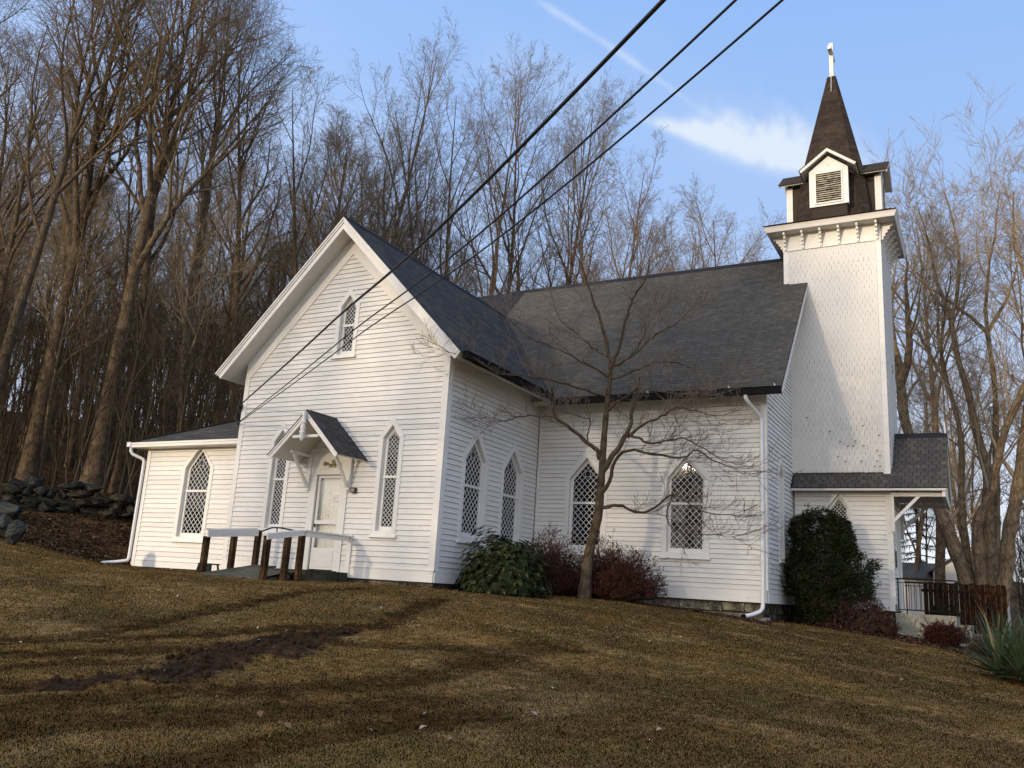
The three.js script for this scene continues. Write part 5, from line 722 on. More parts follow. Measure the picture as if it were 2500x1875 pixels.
// great several-stemmed tree right of the porch
{
  const t = thing('great_tree', 'great old tree of several thick stems right of the porch', 'tree', [9.8, -0.92, -15.1]), T = new Mesher(), K = new Mesher(), R = rng(55), O = V3(9.8, -0.92, -15.1);
  const stems = [[0.36, 0.22, [[9.55, -1.2, -15.1], [9.42, 0.11, -15.2], [9.21, 1.22, -15.3], [8.97, 2.04, -15.4], [8.77, 2.69, -15.5], [8.5, 3.6, -15.7], [8.1, 4.9, -16], [7.7, 6.2, -16.2], [7.6, 7.6, -16.4]]], [0.30, 0.12, [[9.72, -1.2, -15], [9.67, 0.25, -15], [9.64, 1.71, -14.92], [9.64, 2.64, -14.84], [9.78, 3.08, -14.76], [10.09, 3.64, -14.68], [10.25, 4.4, -14.5], [10.6, 5.6, -14.3], [11.2, 6.9, -14.0], [11.6, 8.6, -13.9]]], [0.38, 0.2, [[9.98, -1.2, -14.9], [10.04, 0.15, -14.8], [10.33, 1.43, -14.72], [10.44, 2.34, -14.64], [10.66, 3.25, -14.56], [10.9, 4.42, -14.48], [11.1, 5.6, -14.4], [11.5, 7.4, -14.2]]], [0.36, 0.11, [[9.83, -1.2, -15.3], [9.83, 0.2, -15.3], [9.92, 1.75, -15.39], [9.94, 3.03, -15.47], [10.02, 4.34, -15.56], [9.89, 5.15, -15.64], [9.72, 6.19, -15.73], [9.64, 6.97, -15.81], [9.4, 8.14, -15.9], [9.25, 9.6, -16]]], [0.22, 0.1, [[9.5, -1.0, -15.5], [9.36, 1.11, -15.6], [9.27, 2.39, -15.75], [9.25, 3.72, -15.9], [9.32, 5.09, -16.05], [9.28, 6.16, -16.2], [9.0, 7.6, -16.3]]], [0.24, 0.1, [[9.95, -1.0, -15.5], [10.02, 1.14, -15.6], [10.17, 3.06, -15.8], [10.25, 4.4, -16.0], [10.34, 5.78, -16.2], [10.4, 7.2, -16.4], [10.3, 9.2, -16.5]]]];
  const g = (a) => (R() - 0.5) * 2 * a;
  const grow = (p, d, L, r, lv) => { const n = lv < 2 ? 6 : lv < 3 ? 4 : 3, a = [p.clone()]; d = d.clone(); for (let i = 0; i < n; i++) { d.add(V3(g(0.2), g(0.1) + 0.075, g(0.2))).normalize(); a.push(a[a.length - 1].clone().addScaledVector(d, L / n)); } const rad = a.map((_, i) => Math.max(0.004, r * (1 - 0.82 * i / n))); (lv < 2 ? T : K).tube(a, rad, lv < 2 ? 7 : lv < 3 ? 4 : 3); if (lv === 4) { for (let i = 0; i < 6; i++) { const k = Math.floor(R() * n), dd = a[k + 1].clone().sub(a[k]).normalize().addScaledVector(V3(g(1), g(0.6) + 0.3, g(1)), 0.6).normalize(); K.twig(a[k].clone().lerp(a[k + 1], R()), dd, L * (0.3 + R() * 0.4), 0.0042, V3(g(0.04), 0.05, g(0.04))); } return; } const m = lv === 1 ? 6 : 5; for (let i = 0; i < m; i++) { const f = (0.25 + 0.73 * (i + R()) / m) * n, k = Math.min(n - 1, Math.floor(f)), dd = a[k + 1].clone().sub(a[k]).normalize(), q = dd.clone().addScaledVector(perp(dd, R() * 6.28), 0.75 + R() * 0.35).normalize(); grow(a[k].clone().lerp(a[k + 1], f - k), q, L * (0.42 + 0.2 * R()), Math.max(0.006, r * (1 - 0.8 * f / n) * 0.55), lv + 1); } };
  for (const [r0, r1, p] of stems) { const c = new THREE.CatmullRomCurve3(p.map((q) => V3(...q).sub(O))), pts = c.getPoints(26), rad = pts.map((_, i) => 0.70 * lerp(r0, r1, Math.pow(i / 26, 0.7)) * (i < 3 ? 1.25 - i * 0.08 : 1) * (1 + 0.09 * Math.sin(i * 1.7 + r0 * 30))); T.tube(pts, rad, 12); const e = pts[26], d = pts[26].clone().sub(pts[24]).normalize(); for (let k = 0; k < 3; k++) grow(e, d.clone().addScaledVector(perp(d, k * 1.57 + R()), 0.35 + R() * 0.3).normalize(), 3.6 + R() * 1.4, r1 * 0.72, 1); for (let k = 0; k < 4; k++) { const i = 12 + Math.floor(R() * 13), dd = pts[i + 1].clone().sub(pts[i]).normalize(); grow(pts[i], dd.addScaledVector(perp(dd, R() * 6.28), 0.9).normalize(), 2.2 + R() * 1.6, rad[i] * 0.36, 1 + (k > 0)); } }
  mk('trunk', T.geo(), M.barkBig, t); mk('crown', K.geo(), std([0.36, 0.28, 0.18], 0.9), t);
}
// the ornamental tree before the nave wall
{
  const DOG = [[0.118,0.045,[[2.23,-0.14,-2.5],[2.29,0.74,-2.5],[2.49,1.7,-2.5],[2.51,2.18,-2.5],[2.54,2.67,-2.5],[2.55,3.16,-2.5],[2.59,3.91,-2.5],[2.64,4.57,-2.5],[2.66,4.88,-2.5]]],[0.05,0.012,[[2.66,4.88,-2.5],[2.54,5.47,-2.53],[2.34,6.08,-2.57],[2.14,6.6,-2.6],[1.97,7.01,-2.63],[1.76,7.56,-2.67],[1.55,7.94,-2.7]]],[0.045,0.012,[[2.66,4.88,-2.5],[2.86,5.31,-2.43],[3.0,5.8,-2.37],[3.12,6.13,-2.3],[3.27,6.46,-2.23],[3.54,6.77,-2.17],[3.66,7.25,-2.1]]],[0.06,0.02,[[2.48,2.87,-2.5],[2.46,3.05,-2.39],[2.21,3.23,-2.27],[1.95,3.47,-2.16],[1.75,3.63,-2.04],[1.59,3.74,-1.93],[1.64,4.11,-1.81],[1.61,4.34,-1.7]]],[0.02,0.006,[[1.68,3.7,-1.75],[1.39,3.69,-1.54],[1.07,3.64,-1.32],[0.81,3.5,-1.11],[0.48,3.57,-0.9]]],[0.075,0.02,[[2.57,2.62,-2.5],[2.87,3.12,-2.58],[3.06,3.52,-2.66],[3.12,3.99,-2.74],[3.18,4.46,-2.82],[3.23,4.79,-2.9]]],[0.05,0.01,[[2.56,2.13,-2.5],[2.77,2.41,-2.43],[2.84,2.69,-2.36],[3.07,2.97,-2.29],[3.37,3.0,-2.22],[3.65,2.93,-2.15],[4.11,2.84,-2.08],[4.53,2.78,-2.01],[4.81,2.94,-1.94],[5.1,2.72,-1.87],[5.47,2.57,-1.8]]],[0.042,0.008,[[2.56,1.8,-2.5],[2.93,1.86,-2.4],[3.18,1.78,-2.3],[3.46,1.7,-2.2],[3.77,1.7,-2.1],[4.06,1.87,-2.0],[4.35,2.02,-1.9],[4.68,1.83,-1.8],[5.02,1.65,-1.7],[5.57,1.6,-1.6]]],[0.035,0.008,[[3.07,3.42,-2.65],[3.32,3.33,-2.74],[3.5,3.25,-2.83],[3.77,3.3,-2.93],[4.19,3.38,-3.02],[4.51,3.22,-3.11],[4.96,2.93,-3.2]]],[0.035,0.008,[[2.63,3.96,-2.5],[2.9,4.12,-2.36],[3.19,4.17,-2.21],[3.49,4.32,-2.07],[3.84,4.19,-1.93],[4.32,4.09,-1.79],[4.74,4.01,-1.64],[5.19,4.04,-1.5]]],[0.035,0.008,[[3.05,3.38,-2.7],[3.48,3.64,-2.56],[3.88,3.74,-2.42],[4.29,3.89,-2.28],[4.74,3.77,-2.14],[5.15,3.63,-2.0]]],[0.03,0.008,[[2.86,4.95,-2.45],[3.13,5.22,-2.56],[3.24,5.45,-2.68],[3.3,5.66,-2.79],[3.4,6.08,-2.9]]],[0.03,0.006,[[2.58,4.73,-2.5],[2.35,4.9,-2.28],[2.17,4.96,-2.07],[1.82,5.18,-1.85],[1.36,5.37,-1.63],[1.01,5.54,-1.42],[0.71,5.87,-1.2]]],[0.028,0.006,[[2.56,5.21,-2.55],[2.2,5.44,-2.71],[1.65,5.91,-2.88],[1.09,6.4,-3.04],[0.74,7.07,-3.2]]],[0.03,0.006,[[2.8,4.95,-2.4],[3.32,5.11,-2.2],[3.89,5.46,-2.0],[4.39,5.6,-1.8],[4.78,5.79,-1.6]]],[0.03,0.006,[[2.69,4.67,-2.5],[3.21,4.88,-2.65],[3.67,5.09,-2.8],[4.13,5.04,-2.95],[4.49,4.85,-3.1]]],[0.035,0.006,[[2.57,4.27,-2.5],[2.3,4.33,-2.06],[1.97,4.4,-1.61],[1.64,4.41,-1.17],[1.22,4.43,-0.73],[0.93,4.44,-0.29],[0.57,4.64,0.16],[0.36,4.63,0.6]]],[0.02,0.006,[[2.25,3.21,-2.3],[2.31,3.46,-2.2],[2.4,3.64,-2.1],[2.14,3.75,-2.0],[1.86,3.82,-1.9]]],[0.02,0.005,[[4.33,2.02,-1.95],[4.24,1.75,-1.9],[4.28,1.43,-1.85],[4.55,1.26,-1.8],[5.06,1.22,-1.75],[5.59,1.19,-1.7]]]];
  const O = V3(2.25, -0.16, -2.5), t = thing('dogwood_tree', 'small leaning bare tree with curving twiggy branches before the nave', 'tree', O.toArray()), T = new Mesher(), B = new Mesher(), K = new Mesher(), R = rng(808), g = (a) => (R() - 0.5) * 2 * a;
  const fine = (p, d, L, r, lv) => { // zigzag twigs that turn up at the tips
    const n = 4, a = [p.clone()]; d = d.clone(); for (let i = 0; i < n; i++) { d.add(V3(g(0.34), g(0.2) + 0.07, g(0.34))).normalize(); a.push(a[a.length - 1].clone().addScaledVector(d, L / n)); }
    K.tube(a, a.map((_, i) => Math.max(0.0028, r * (1 - 0.6 * i / n))), 3);
    if (lv >= 3) return; const m = lv === 1 ? 4 : 3; for (let i = 0; i < m; i++) { const k = Math.min(n - 1, 1 + Math.floor(R() * (n - 1))), dd = a[k + 1].clone().sub(a[k]).normalize().addScaledVector(V3(g(1), g(0.45) + 0.12, g(1)).normalize(), 0.8).normalize(); fine(a[k].clone().lerp(a[k + 1], R()), dd, L * (0.45 + R() * 0.25), r * 0.62, lv + 1); }
    if (R() < 0.5) { const e = a[n]; K.twig(e, V3(g(0.5), 1, g(0.5)).normalize(), 0.045, 0.009, V3()); }   // a bud
  };
  DOG.forEach(([r0, r1, p], bi) => {
    const c = new THREE.CatmullRomCurve3(p.map((q) => V3(...q).sub(O))), n = bi === 0 ? 30 : 22, pts = c.getPoints(n); if (bi === 0) pts[0].y -= 0.15; else for (let i = 1; i < n; i++) pts[i].add(V3(g(0.018), g(0.018), g(0.018)));
    const rad = pts.map((_, i) => lerp(r0, r1, Math.pow(i / n, bi ? 0.8 : 0.9)) * (bi === 0 && i < 4 ? 1.28 - i * 0.07 : 1) * (1 + 0.06 * Math.sin(i * 2.1))); (bi === 0 ? T : B).tube(pts, rad, bi === 0 ? 12 : 7);
    if (bi === 0) return; const m = Math.round(c.getLength() * 5.2); for (let i = 0; i < m; i++) { const k = Math.floor((0.3 + 0.69 * (i + R()) / m) * n), q = Math.min(n - 1, k), d = pts[q + 1].clone().sub(pts[q]).normalize(); fine(pts[q], d.addScaledVector(V3(g(1), g(0.5) + 0.15, g(1)).normalize(), 0.9).normalize(), 0.38 + R() * 0.42, Math.min(0.008, rad[q] * 0.55), 1); }
    for (let i = 0; i < 4; i++) fine(pts[n], pts[n].clone().sub(pts[n - 2]).normalize().add(V3(g(0.7), g(0.4), g(0.7))).normalize(), 0.5 + R() * 0.35, 0.006, 1);
  });
  mk('trunk', T.geo(), M.barkDog, t); mk('branches', B.geo(), M.barkDog, t); mk('crown', K.geo(), std([0.20, 0.15, 0.115], 0.9), t);
}
// ---------------------------------------------------------------- shrubs
class Leaves extends Mesher {
  constructor() { super(); this.C = []; }
  leaf(p, d, up, L, w, fold, droop, col) {   // a folded, drooping blade: two halves of two faces each
    const s = d.clone().cross(up).normalize(), n = s.clone().cross(d).normalize(), b = this.P.length / 3;
    const at = (t, k, h) => p.clone().addScaledVector(d, t * L).addScaledVector(s, k * w).addScaledVector(n, h).add(V3(0, -droop * t * t * L, 0));
    const V = [at(0, 0, 0), at(0.45, -0.5, fold), at(0.45, 0, 0), at(0.45, 0.5, fold), at(1, 0, 0)];
    for (const v of V) { this.P.push(v.x, v.y, v.z); this.N.push(n.x, n.y, n.z); this.U.push(0, 0); this.C.push(...col); }
    this.I.push(b, b + 2, b + 1, b, b + 3, b + 2, b + 1, b + 2, b + 4, b + 2, b + 3, b + 4);
  }
}
const dome = (R, sx, sy, sz, shell) => { const a = R() * 6.28, e = Math.acos(1 - R() * 1.05), k = shell + (1 - shell) * Math.sqrt(R()); return [V3(Math.cos(a) * Math.sin(e) * sx * k, Math.cos(e) * sy * k, Math.sin(a) * Math.sin(e) * sz * k), V3(Math.cos(a) * Math.sin(e) / sx, Math.cos(e) / sy + 0.001, Math.sin(a) * Math.sin(e) / sz).normalize()]; };
const lump = (p, o, k) => 1 + k * (fbm(p.x * 2.1 + o, p.z * 2.1 + p.y * 2.3 + o, 3) - 0.5);
function stemsOf(R, n, sx, sy, sz, r) { const m = new Mesher(); for (let i = 0; i < n; i++) { const [p] = dome(R, sx, sy, sz, 0.55); const b = V3((R() - 0.5) * 0.3, -0.05, (R() - 0.5) * 0.3), c = b.clone().lerp(p, 0.5).add(V3((R() - 0.5) * 0.2, 0.08, (R() - 0.5) * 0.2)); m.tube([b, c, p], [r, r * 0.7, r * 0.35], 4); } return m.geo(); }
{
  // rhododendron: whorls of long dark leaves
  const R = rng(11), x = 0.98, z = -1.05, t = thing('rhododendron', 'dark green broad-leaved evergreen bush beside the gable corner', 'bush', [x, gy(x, z), z]), L = new Leaves(), g = (a) => (R() - 0.5) * 2 * a;
  for (let i = 0; i < 1900; i++) { let [p, n] = dome(R, 1.02, 1.38, 0.92, 0.45); p.multiplyScalar(lump(p, 3, 0.55)); if (p.y < 0.04) p.y = 0.04 + R() * 0.2; if (p.x < -0.92) continue; const m = 7 + Math.floor(R() * 4), a0 = R() * 6.28, ax = n.clone().add(V3(0, 0.5, 0)).normalize(); for (let k = 0; k < m; k++) { const side = perp(ax, a0 + k / m * 6.28), d = side.addScaledVector(ax, 0.28 + g(0.25)).normalize(), c = 0.75 + R() * 0.6, y = R() < 0.1; L.leaf(p, d, ax, 0.07 + R() * 0.045, 0.03 + R() * 0.012, 0.006, 0.12 + R() * 0.2, y ? [0.10 * c, 0.085 * c, 0.03 * c] : [0.021 * c, 0.028 * c, 0.0075 * c]); } }
  mk('stems', stemsOf(R, 40, 0.85, 1.15, 0.8, 0.014), M.twigs[1], t); mk('foliage', L.geo(), M.leaf, t);
}
function azalea(x, z, sx, sy, sz, seed, name, label, n, cols, dense = 1) {
  const R = rng(seed), t = thing(name, label, 'shrub', [x, gy(x, z), z]), S = new Mesher(), L = new Leaves(), g = (a) => (R() - 0.5) * 2 * a;
  for (let i = 0; i < n; i++) { let [p] = dome(R, sx, sy, sz, 0.4); p.multiplyScalar(lump(p, seed, 0.6)); if (p.y < 0.1) p.y = 0.1 + R() * 0.3; const b = V3(g(0.22) * sx, -0.05, g(0.22) * sz), c = b.clone().lerp(p, 0.55).add(V3(g(0.12), 0.02, g(0.12))); S.tube([b, c, p], [0.008, 0.005, 0.0025], 3); const m = 5 + Math.floor(R() * 4); for (let k = 0; k < m; k++) { const f = 0.35 + 0.65 * R(), q = f < 0.55 ? b.clone().lerp(c, f / 0.55) : c.clone().lerp(p, (f - 0.55) / 0.45), d = V3(g(1), g(0.5) + 0.55, g(1)).normalize(); const Lg = 0.1 + R() * 0.14; S.twig(q, d, Lg, 0.0028, V3(g(0.02), 0.02, g(0.02))); const e = q.clone().addScaledVector(d, Lg); for (let w = 0; w < 9 * dense; w++) { const cc = cols[Math.floor(R() * cols.length)], kk = 0.65 + R() * 0.7; L.leaf(e.clone().addScaledVector(d, -R() * Lg * 0.6), V3(g(1), g(0.8) + 0.2, g(1)).normalize(), V3(0, 1, 0.01), 0.028 + R() * 0.022, 0.016 + R() * 0.01, 0.003, 0.1, cc.map((v) => v * kk)); } } }
  mk('stems', S.geo(), std([0.085, 0.052, 0.040], 0.9), t); mk('foliage', L.geo(), M.leafMatte, t);
}
const reds = [[0.12, 0.028, 0.018], [0.095, 0.032, 0.02], [0.15, 0.030, 0.018], [0.09, 0.05, 0.028]];
azalea(1.22, -2.85, 1.05, 1.55, 0.8, 21, 'red_shrub', 'red-leaved twiggy shrub between the evergreen bush and leaning trunk', 560, reds);
azalea(2.6, -3.2, 1.3, 1.5, 0.85, 22, 'red_shrub', 'wide red-leaved twiggy shrub right of the leaning trunk', 900, reds);
azalea(8.95, -5.95, 0.48, 0.42, 0.45, 24, 'red_shrub', 'small dark red shrub before the concrete porch', 240, [[0.06, 0.014, 0.014], [0.08, 0.02, 0.017]], 2);
azalea(9.85, -5.4, 0.5, 0.5, 0.45, 25, 'brown_shrub', 'rusty brown low shrub behind the spiky yucca', 150, [[0.12, 0.06, 0.025], [0.09, 0.05, 0.022]], 1);
{
  // weeping dark purple shrub
  const R = rng(41), x = 7.3, z = -5.95, t = thing('drooping_shrub', 'low dark purple drooping shrub in front of the conical evergreen', 'shrub', [x, gy(x, z), z]), L = new Leaves(), g = (a) => (R() - 0.5) * 2 * a;
  for (let i = 0; i < 900; i++) { let [p, n] = dome(R, 0.82, 0.78, 0.62, 0.6); p.multiplyScalar(lump(p, 9, 0.4)); if (p.y < 0.05) p.y = 0.05 + R() * 0.12; for (let k = 0; k < 6; k++) { const d = n.clone().add(V3(g(0.8), -0.1 + g(0.5), g(0.8))).normalize(), c = 0.6 + R() * 0.7, o = R() < 0.1; L.leaf(p.clone().add(V3(g(0.05), g(0.05), g(0.05))), d, n, 0.06 + R() * 0.04, 0.022, 0.004, 0.75, o ? [0.14 * c, 0.075 * c, 0.02 * c] : [0.056 * c, 0.023 * c, 0.017 * c]); } }
  mk('stems', stemsOf(R, 40, 0.7, 0.7, 0.55, 0.008), M.twigs[1], t); mk('foliage', L.geo(), M.leaf, t);
}
{
  // upright evergreen
  const R = rng(51), x = 6.52, z = -6.25, t = thing('conical_evergreen', 'tall rounded dark evergreen shrub against the entry wall', 'evergreen', [x, gy(x, z), z]), L = new Leaves(), g = (a) => (R() - 0.5) * 2 * a;
  const rad = (y) => (y < 0.5 ? 0.62 + 0.5 * y : y < 1.3 ? 0.87 + 0.06 * (y - 0.5) : 0.92 * Math.sqrt(Math.max(0, 1 - ((y - 1.3) / 1.32) ** 2)));
  const lobes = [[0.3, 1.6, 0.24], [2.9, 1.05, 0.26], [1.7, 2.15, 0.16], [0.1, 0.8, 0.3], [2.7, 0.4, -0.4], [2.2, 1.55, -0.16], [1.2, 1.2, 0.12], [0.9, 1.9, -0.14], [1.9, 0.75, 0.14]], lobe = (a, y) => lobes.reduce((s, [la, ly, w]) => { let d = Math.abs(((a % 6.283) + 6.283) % 6.283 - la); d = Math.min(d, 6.283 - d); return s + w * Math.exp(-((d / 0.45) ** 2) - ((y - ly) / 0.34) ** 2); }, 0);
  const clumps = []; for (let i = 0; i < 260; i++) { const y = 0.1 + R() * 2.45, a = R() * 6.28; clumps.push([y, a, 0.05 + R() * 0.14]); }
  for (let i = 0; i < 5400; i++) { const cl = clumps[i % 260], out = R() < 0.62; const y = out ? Math.max(0.08, cl[0] + g(0.11)) : 0.12 + R() * 2.3, a = out ? cl[1] + g(0.16) : R() * 6.28, k = out ? 0.8 + cl[2] * 1.5 + 0.1 * R() : 0.45 + 0.5 * R(), rr = 0.92 * rad(y) * k * (1 + lobe(a, y)) * (1 + 1.0 * (fbm(a * 1.9 + 3, y * 2.6, 4) - 0.5)); if (y < 0.6 && Math.sin(a * 2.0 + 1) > 0.2 && R() < 0.75) continue; const p = V3(Math.cos(a) * rr * 0.88, y * (out && R() < 0.04 ? 1.05 : 1), Math.sin(a) * rr * 0.82), n = V3(Math.cos(a), 0.45, Math.sin(a)).normalize(); for (let j = 0; j < 11; j++) { const d = n.clone().add(V3(g(0.8), g(0.7) + 0.25, g(0.8))).normalize(), c = 0.6 + R() * 0.8, br = R() < 0.13; L.leaf(p.clone().add(V3(g(0.06), g(0.06), g(0.06))), d, n.clone().add(V3(0, 0.6, 0)), 0.05 + R() * 0.03, 0.022 + R() * 0.008, 0.003, 0.1, br ? [0.075 * c, 0.05 * c, 0.022 * c] : [0.019 * c, 0.029 * c, 0.0085 * c]); } }
  const S = new Mesher(); for (let i = 0; i < 46; i++) { const y = 0.3 + R() * 2.1, a = R() * 6.28, rr = rad(y) * 0.9; S.tube([V3(g(0.12), -0.1, g(0.12)), V3(Math.cos(a) * rr * 0.35, y * 0.55, Math.sin(a) * rr * 0.3), V3(Math.cos(a) * rr, y, Math.sin(a) * rr * 0.85)], [0.018, 0.012, 0.004], 4); }
  mk('stems', S.geo(), M.twigs[1], t); mk('foliage', L.geo(), M.leaf, t);
}
{
  // yucca
  const R = rng(61), x = 9.92, z = -1.4, t = thing('yucca', 'spiky green yucca at the right edge of the lawn', 'yucca', [x, gy(x, z), z]), g = (a) => (R() - 0.5) * 2 * a;
  const blade = (L, w, bend, lift) => { const m = new Leaves(), n = 6, P = []; for (let i = 0; i <= n; i++) { const f = i / n, ww = w * (f < 0.15 ? 0.75 + f : 1) * Math.pow(1 - f, 0.55) * (f > 0.99 ? 0 : 1), a = lift - bend * f * f; P.push([f * L * Math.cos(lift - bend * f * 0.5), f * L * Math.sin(lift - bend * f * 0.5), Math.max(0.0008, ww)]); } const q = []; for (const [px, py, ww] of P) q.push([px, py + 0.2 * ww, -ww], [px, py - 0.25 * ww, 0], [px, py + 0.2 * ww, ww]); for (const v of q) { m.P.push(...v); m.N.push(-0.3, 1, 0); m.U.push(0, 0); } for (let i = 0; i < n; i++) for (const k of [0, 1]) { const a = i * 3 + k; m.I.push(a, a + 1, a + 3, a + 1, a + 4, a + 3); } return m; };
  const greens = [std([0.045, 0.075, 0.026], 0.65, { side: THREE.DoubleSide }), std([0.06, 0.09, 0.03], 0.65, { side: THREE.DoubleSide }), std([0.035, 0.062, 0.024], 0.65, { side: THREE.DoubleSide }), std([0.28, 0.25, 0.14], 0.6, { side: THREE.DoubleSide })];
  for (const [dx, dz, k0] of [[0, 0, 1], [0.45, -0.3, 0.95], [0.3, 0.35, 0.8]]) for (let i = 0; i < 98; i++) { const lift = Math.pow(R(), 0.75) * 1.45 + 0.03, m = blade((0.62 + 0.5 * R()) * k0 * (0.75 + 0.35 * Math.sin(lift)), 0.022 + R() * 0.01, 0.25 + R() * 0.3, lift); const geo = m; geo.C = null; const gg = geo.geo(); gg.computeVertexNormals(); const l = mk('leaf', gg, greens[R() < 0.04 ? 3 : Math.floor(R() * 3)], t); l.position.set(dx + g(0.05), 0.03 + R() * 0.08, dz + g(0.05)); l.rotation.y = R() * 6.28; }
}
{
  // dark shrub and conifer beyond the porch
  const R = rng(71), x = 8.75, z = -11.2, t = thing('dark_shrub', 'dark shrub behind the porch railing', 'shrub', [x, gy(x, z), z]), L = new Leaves(), g = (a) => (R() - 0.5) * 2 * a;
  for (let i = 0; i < 700; i++) { let [p, n] = dome(R, 0.55, 0.95, 0.5, 0.6); p.multiplyScalar(lump(p, 5, 0.4)); for (let k = 0; k < 6; k++) L.leaf(p, n.clone().add(V3(g(0.9), g(0.9), g(0.9))).normalize(), n, 0.06, 0.025, 0.003, 0.1, [0.015, 0.024, 0.01]); }
  mk('stems', stemsOf(R, 20, 0.4, 0.8, 0.4, 0.01), M.twigs[1], t); mk('foliage', L.geo(), M.leaf, t);
  const [cx, cz] = polar(-3.6, 68), c = thing('far_conifer', 'dark green conifer beyond the porch near the distant house', 'conifer', [cx, gbase(cx, cz), cz]), N = new Leaves(), S = new Mesher(); S.tube([V3(0, -0.3, 0), V3(0.1, 5, 0), V3(0, 10, 0.1)], [0.22, 0.14, 0.02], 8);
  for (let k = 0; k < 46; k++) { const y = 2 + 7.8 * k / 46, rr = (10.4 - y) * 0.34 * (0.7 + R() * 0.5), a = k * 2.4; const e = V3(Math.cos(a) * rr, y - 0.15 * rr, Math.sin(a) * rr); S.tube([V3(0, y, 0), e.clone().lerp(V3(0, y, 0), 0.5), e], [0.04, 0.03, 0.012], 4); for (let j = 0; j < 90; j++) { const f = 0.2 + 0.8 * R(), p = V3(0, y, 0).lerp(e, f); N.leaf(p, V3(g(1), g(0.5), g(1)).normalize(), V3(0, 1, 0.1), 0.22 + R() * 0.2, 0.05, 0.01, 0.3, [0.022, 0.036, 0.02]); } }
  mk('trunk', S.geo(), M.barks[1], c); mk('crown', N.geo(), M.leafMatte, c);
}
// unseen pine and rusty oak added to hide the sun glint in a window
{
  const R = rng(313), g = (a) => (R() - 0.5) * 2 * a;
  const pine = (x, z, H, label, cols) => { const c = thing('glint_screen_tree', label, 'tree', [x, gbase(x, z), z], 'unseen trees added against window glint'), N = new Leaves(), S = new Mesher(); S.tube([V3(0, -0.3, 0), V3(0.1, H * 0.5, 0), V3(0, H, 0.1)], [0.26, 0.18, 0.03], 8); for (let k = 0; k < 40; k++) { const y = H * (0.28 + 0.7 * k / 40), rr = (H * 1.06 - y) * 0.36 * (0.6 + R() * 0.6), a = k * 2.4, e = V3(Math.cos(a) * rr, y + 0.1 * rr, Math.sin(a) * rr); S.tube([V3(0, y, 0), e.clone().lerp(V3(0, y, 0), 0.5), e], [0.05, 0.03, 0.012], 4); for (let j = 0; j < 110; j++) { const p = V3(0, y, 0).lerp(e, 0.2 + 0.8 * R()).add(V3(g(0.25), g(0.2), g(0.25))), kk = 0.6 + R() * 0.8, cc = cols[Math.floor(R() * cols.length)]; N.leaf(p, V3(g(1), g(0.6), g(1)).normalize(), V3(0, 1, 0.1), 0.2 + R() * 0.16, 0.12, 0.02, 0.3, cc.map((v) => v * kk)); } } mk('trunk', S.geo(), M.barks[1], c); mk('crown', N.geo(), M.leafMatte, c); };
  pine(-9.4, 38.6, 20, 'unseen tall pine added to hide the sun glint in the nave window', [[0.05, 0.07, 0.03], [0.07, 0.08, 0.03]]);
  pine(-4.4, 43, 12, 'unseen oak with rusty leaves added against the window glint', [[0.20, 0.10, 0.035], [0.26, 0.15, 0.05]]);
}
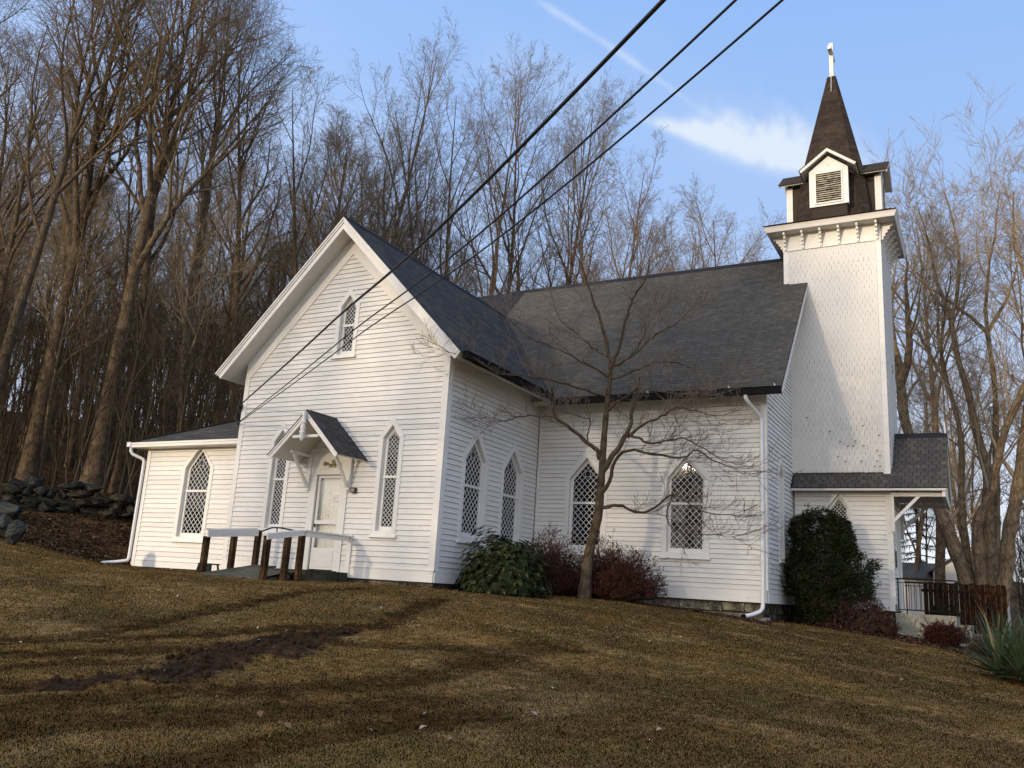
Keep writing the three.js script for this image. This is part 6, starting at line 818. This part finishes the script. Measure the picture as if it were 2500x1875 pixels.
// ---------------------------------------------------------------- grass, fallen leaves, soil clods
{
  const R = rng(500), g = (a) => (R() - 0.5) * 2 * a, CX = 9.84, CZ = 14.92;
  const tuft = (n, h, sp, seed) => { const r = rng(seed), P = [], N = [], C = [], I = []; for (let i = 0; i < n; i++) { const a = r() * 6.28, x = (r() - 0.5) * sp, z = (r() - 0.5) * sp, hh = h * (0.5 + r() * 0.8), w = 0.0016 + r() * 0.0012, lx = Math.cos(a) * hh * (0.2 + r() * 0.9), lz = Math.sin(a) * hh * (0.2 + r() * 0.9), c = 0.65 + r() * 0.75, b = P.length / 3; const sx = -Math.sin(a) * w, sz = Math.cos(a) * w; P.push(x - sx, -0.006, z - sz, x + sx, -0.006, z + sz, x + lx * 0.4 + sx * 0.8, hh * 0.62, z + lz * 0.4 + sz * 0.8, x + lx, hh * (0.75 + r() * 0.3), z + lz); for (let k = 0; k < 4; k++) { N.push(lx * 3, 1, lz * 3); C.push(c, c, c); } I.push(b, b + 1, b + 2, b, b + 2, b + 3); } const q = new THREE.BufferGeometry(); q.setAttribute('position', new THREE.Float32BufferAttribute(P, 3)); q.setAttribute('normal', new THREE.Float32BufferAttribute(N, 3)); q.setAttribute('color', new THREE.Float32BufferAttribute(C, 3)); q.setIndex(I); return q; };
  const gm = new THREE.MeshPhysicalMaterial({ specularIntensity: 0.1, roughness: 0.95, side: THREE.DoubleSide, vertexColors: true });
  const list = [[], []]; const fx = -0.473, fz = -0.85, fl = Math.hypot(fx, fz);
  let tries = 0; while (list[0].length + list[1].length < 150000 && tries++ < 2600000) {
    const x = -12 + R() * 25, z = -7 + R() * 20.5, dx = x - CX, dz = z - CZ, d = Math.hypot(dx, dz); if (d < 4.2 || d > 26) continue;
    const cosv = (dx * fx + dz * fz) / (d * fl); if (cosv < 0.80) continue; if (R() > Math.min(1, (6.2 / d) ** 1.6)) continue; if (inBuilding(x, z)) continue;
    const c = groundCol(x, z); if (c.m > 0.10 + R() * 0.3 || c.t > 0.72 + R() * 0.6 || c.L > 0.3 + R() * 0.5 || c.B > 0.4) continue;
    const dens = fbm(x * 1.7, z * 1.7, 3); if (R() > 0.45 + dens) continue;
    const s = 0.75 + R() * 0.7, kk = 1.75 * (0.8 + 0.4 * R()), st = R(); let col = [c.col[0] * kk, c.col[1] * kk, c.col[2] * kk]; if (c.k > 0.3) col = c.col.map((v) => v * (1.2 + R() * 0.5)); else if (st < 0.16) col = [0.25 * kk * 0.8, 0.165 * kk * 0.8, 0.068 * kk * 0.8]; else if (st < 0.34) col = [0.115 * kk, 0.09 * kk, 0.028 * kk];  // tufts take the same darkened rut and shadow-band colour
    list[R() < 0.5 ? 0 : 1].push([x, z, s * (d > 12 ? 1.25 : 1), col]);
  }
  [tuft(20, 0.007, 0.09, 1), tuft(16, 0.010, 0.10, 2)].forEach((geo, k) => { const im = new THREE.InstancedMesh(geo, gm, list[k].length), m = new THREE.Matrix4(), q = new THREE.Quaternion(), c = new THREE.Color(); im.name = k ? 'grass_tufts' : 'lawn_grass'; im.userData = { kind: 'stuff', label: 'short withered brown and olive grass of the lawn', category: 'grass' }; list[k].forEach(([x, z, s, col], i) => { q.setFromAxisAngle(V3(0, 1, 0), R() * 6.28); m.compose(V3(x, gy(x, z), z), q, V3(s, s * (0.7 + R() * 0.5), s)); im.setMatrixAt(i, m); im.setColorAt(i, c.setRGB(...col)); }); im.castShadow = im.receiveShadow = true; scene.add(im); });
  // fallen leaves
  const lf = new Leaves(); lf.leaf(V3(-0.035, 0, 0), V3(1, 0.15, 0).normalize(), V3(0, 1, 0), 0.07, 0.045, 0.012, 0.15, [1, 1, 1]); const lg = lf.geo(), lm = leafMat([1, 1, 1], 0.8);
  const lay = (name, label, n, pick) => { const A = []; let t = 0; while (A.length < n && t++ < n * 12) { const p = pick(); if (p && !inBuilding(p[0], p[1])) A.push(p); } const im = new THREE.InstancedMesh(lg, lm, A.length), m = new THREE.Matrix4(), q = new THREE.Quaternion(), c = new THREE.Color(); im.name = name; im.userData = { kind: 'stuff', label, category: 'leaves' }; A.forEach(([x, z, s, col], i) => { q.setFromEuler(new THREE.Euler(g(0.5), R() * 6.28, g(0.5))); m.compose(V3(x, gy(x, z) + 0.014 * s + 0.006, z), q, V3(s, s, s)); im.setMatrixAt(i, m); im.setColorAt(i, c.setRGB(...col)); }); im.castShadow = true; scene.add(im); };
  lay('scattered_leaves', 'pale dry leaves scattered over the lawn', 380, () => { const x = -10 + R() * 21, z = -4 + R() * 15.5, k = 0.5 + R() * 0.7, p = R() < 0.4; return litterAt(x, z) > 0.4 ? null : [x, z, 0.45 + R() * 0.8, p ? [0.42 * k, 0.33 * k, 0.22 * k] : [0.2 * k, 0.115 * k, 0.055 * k]]; });
  lay('leaf_litter', 'brown fallen leaves covering the bank and woodland floor', 26000, () => { const w = R(); let x, z; if (w < 0.8) { x = -19 + R() * 10.5; z = -8 + R() * 12; } else { x = 8.5 + R() * 4; z = -12 + R() * 8; } if (R() > litterAt(x, z)) return null; const k = 0.35 + R() * 0.8, d = R(); return [x, z, 0.8 + R() * 0.9, d < 0.12 ? [0.24 * k, 0.17 * k, 0.10 * k] : [0.13 * k, 0.074 * k, 0.028 * k]]; });
  lay('bed_litter', 'dead leaves lying in the planting beds by the wall', 3200, () => { const x = 0.1 + R() * 10, z = -7 + R() * 5; if (R() > bedAt(x, z)) return null; const k = 0.4 + R() * 0.7; return [x, z, 0.55 + R() * 0.6, [0.13 * k, 0.066 * k, 0.026 * k]]; });
  // clods
  const cg = rock(3131, 1, 0.7, 1, 1), cm = std([0.036, 0.0215, 0.0095], 1), Cl = []; let t2 = 0; while (Cl.length < 1100 && t2++ < 60000) { const x = -0.5 + R() * 6, z = 2 + R() * 9, [m, t] = mudAndShadeAt(x, z); if (R() < m * 0.9 || R() < t * 0.16) Cl.push([x, z, m > 0.4 ? 0.006 + Math.pow(R(), 4) * 0.045 : 0.008 + R() * 0.014]); }
  const im = new THREE.InstancedMesh(cg, cm, Cl.length), m4 = new THREE.Matrix4(), qq = new THREE.Quaternion(); im.name = 'soil_clods'; im.userData = { kind: 'stuff', label: 'dark clods of churned soil in the lawn ruts', category: 'soil' }; Cl.forEach(([x, z, s], i) => { qq.setFromEuler(new THREE.Euler(R() * 6, R() * 6, R() * 6)); m4.compose(V3(x, gy(x, z) + s * 0.2, z), qq, V3(s, s, s)); im.setMatrixAt(i, m4); }); im.castShadow = im.receiveShadow = true; scene.add(im);
}
renderer.render(scene, camera);
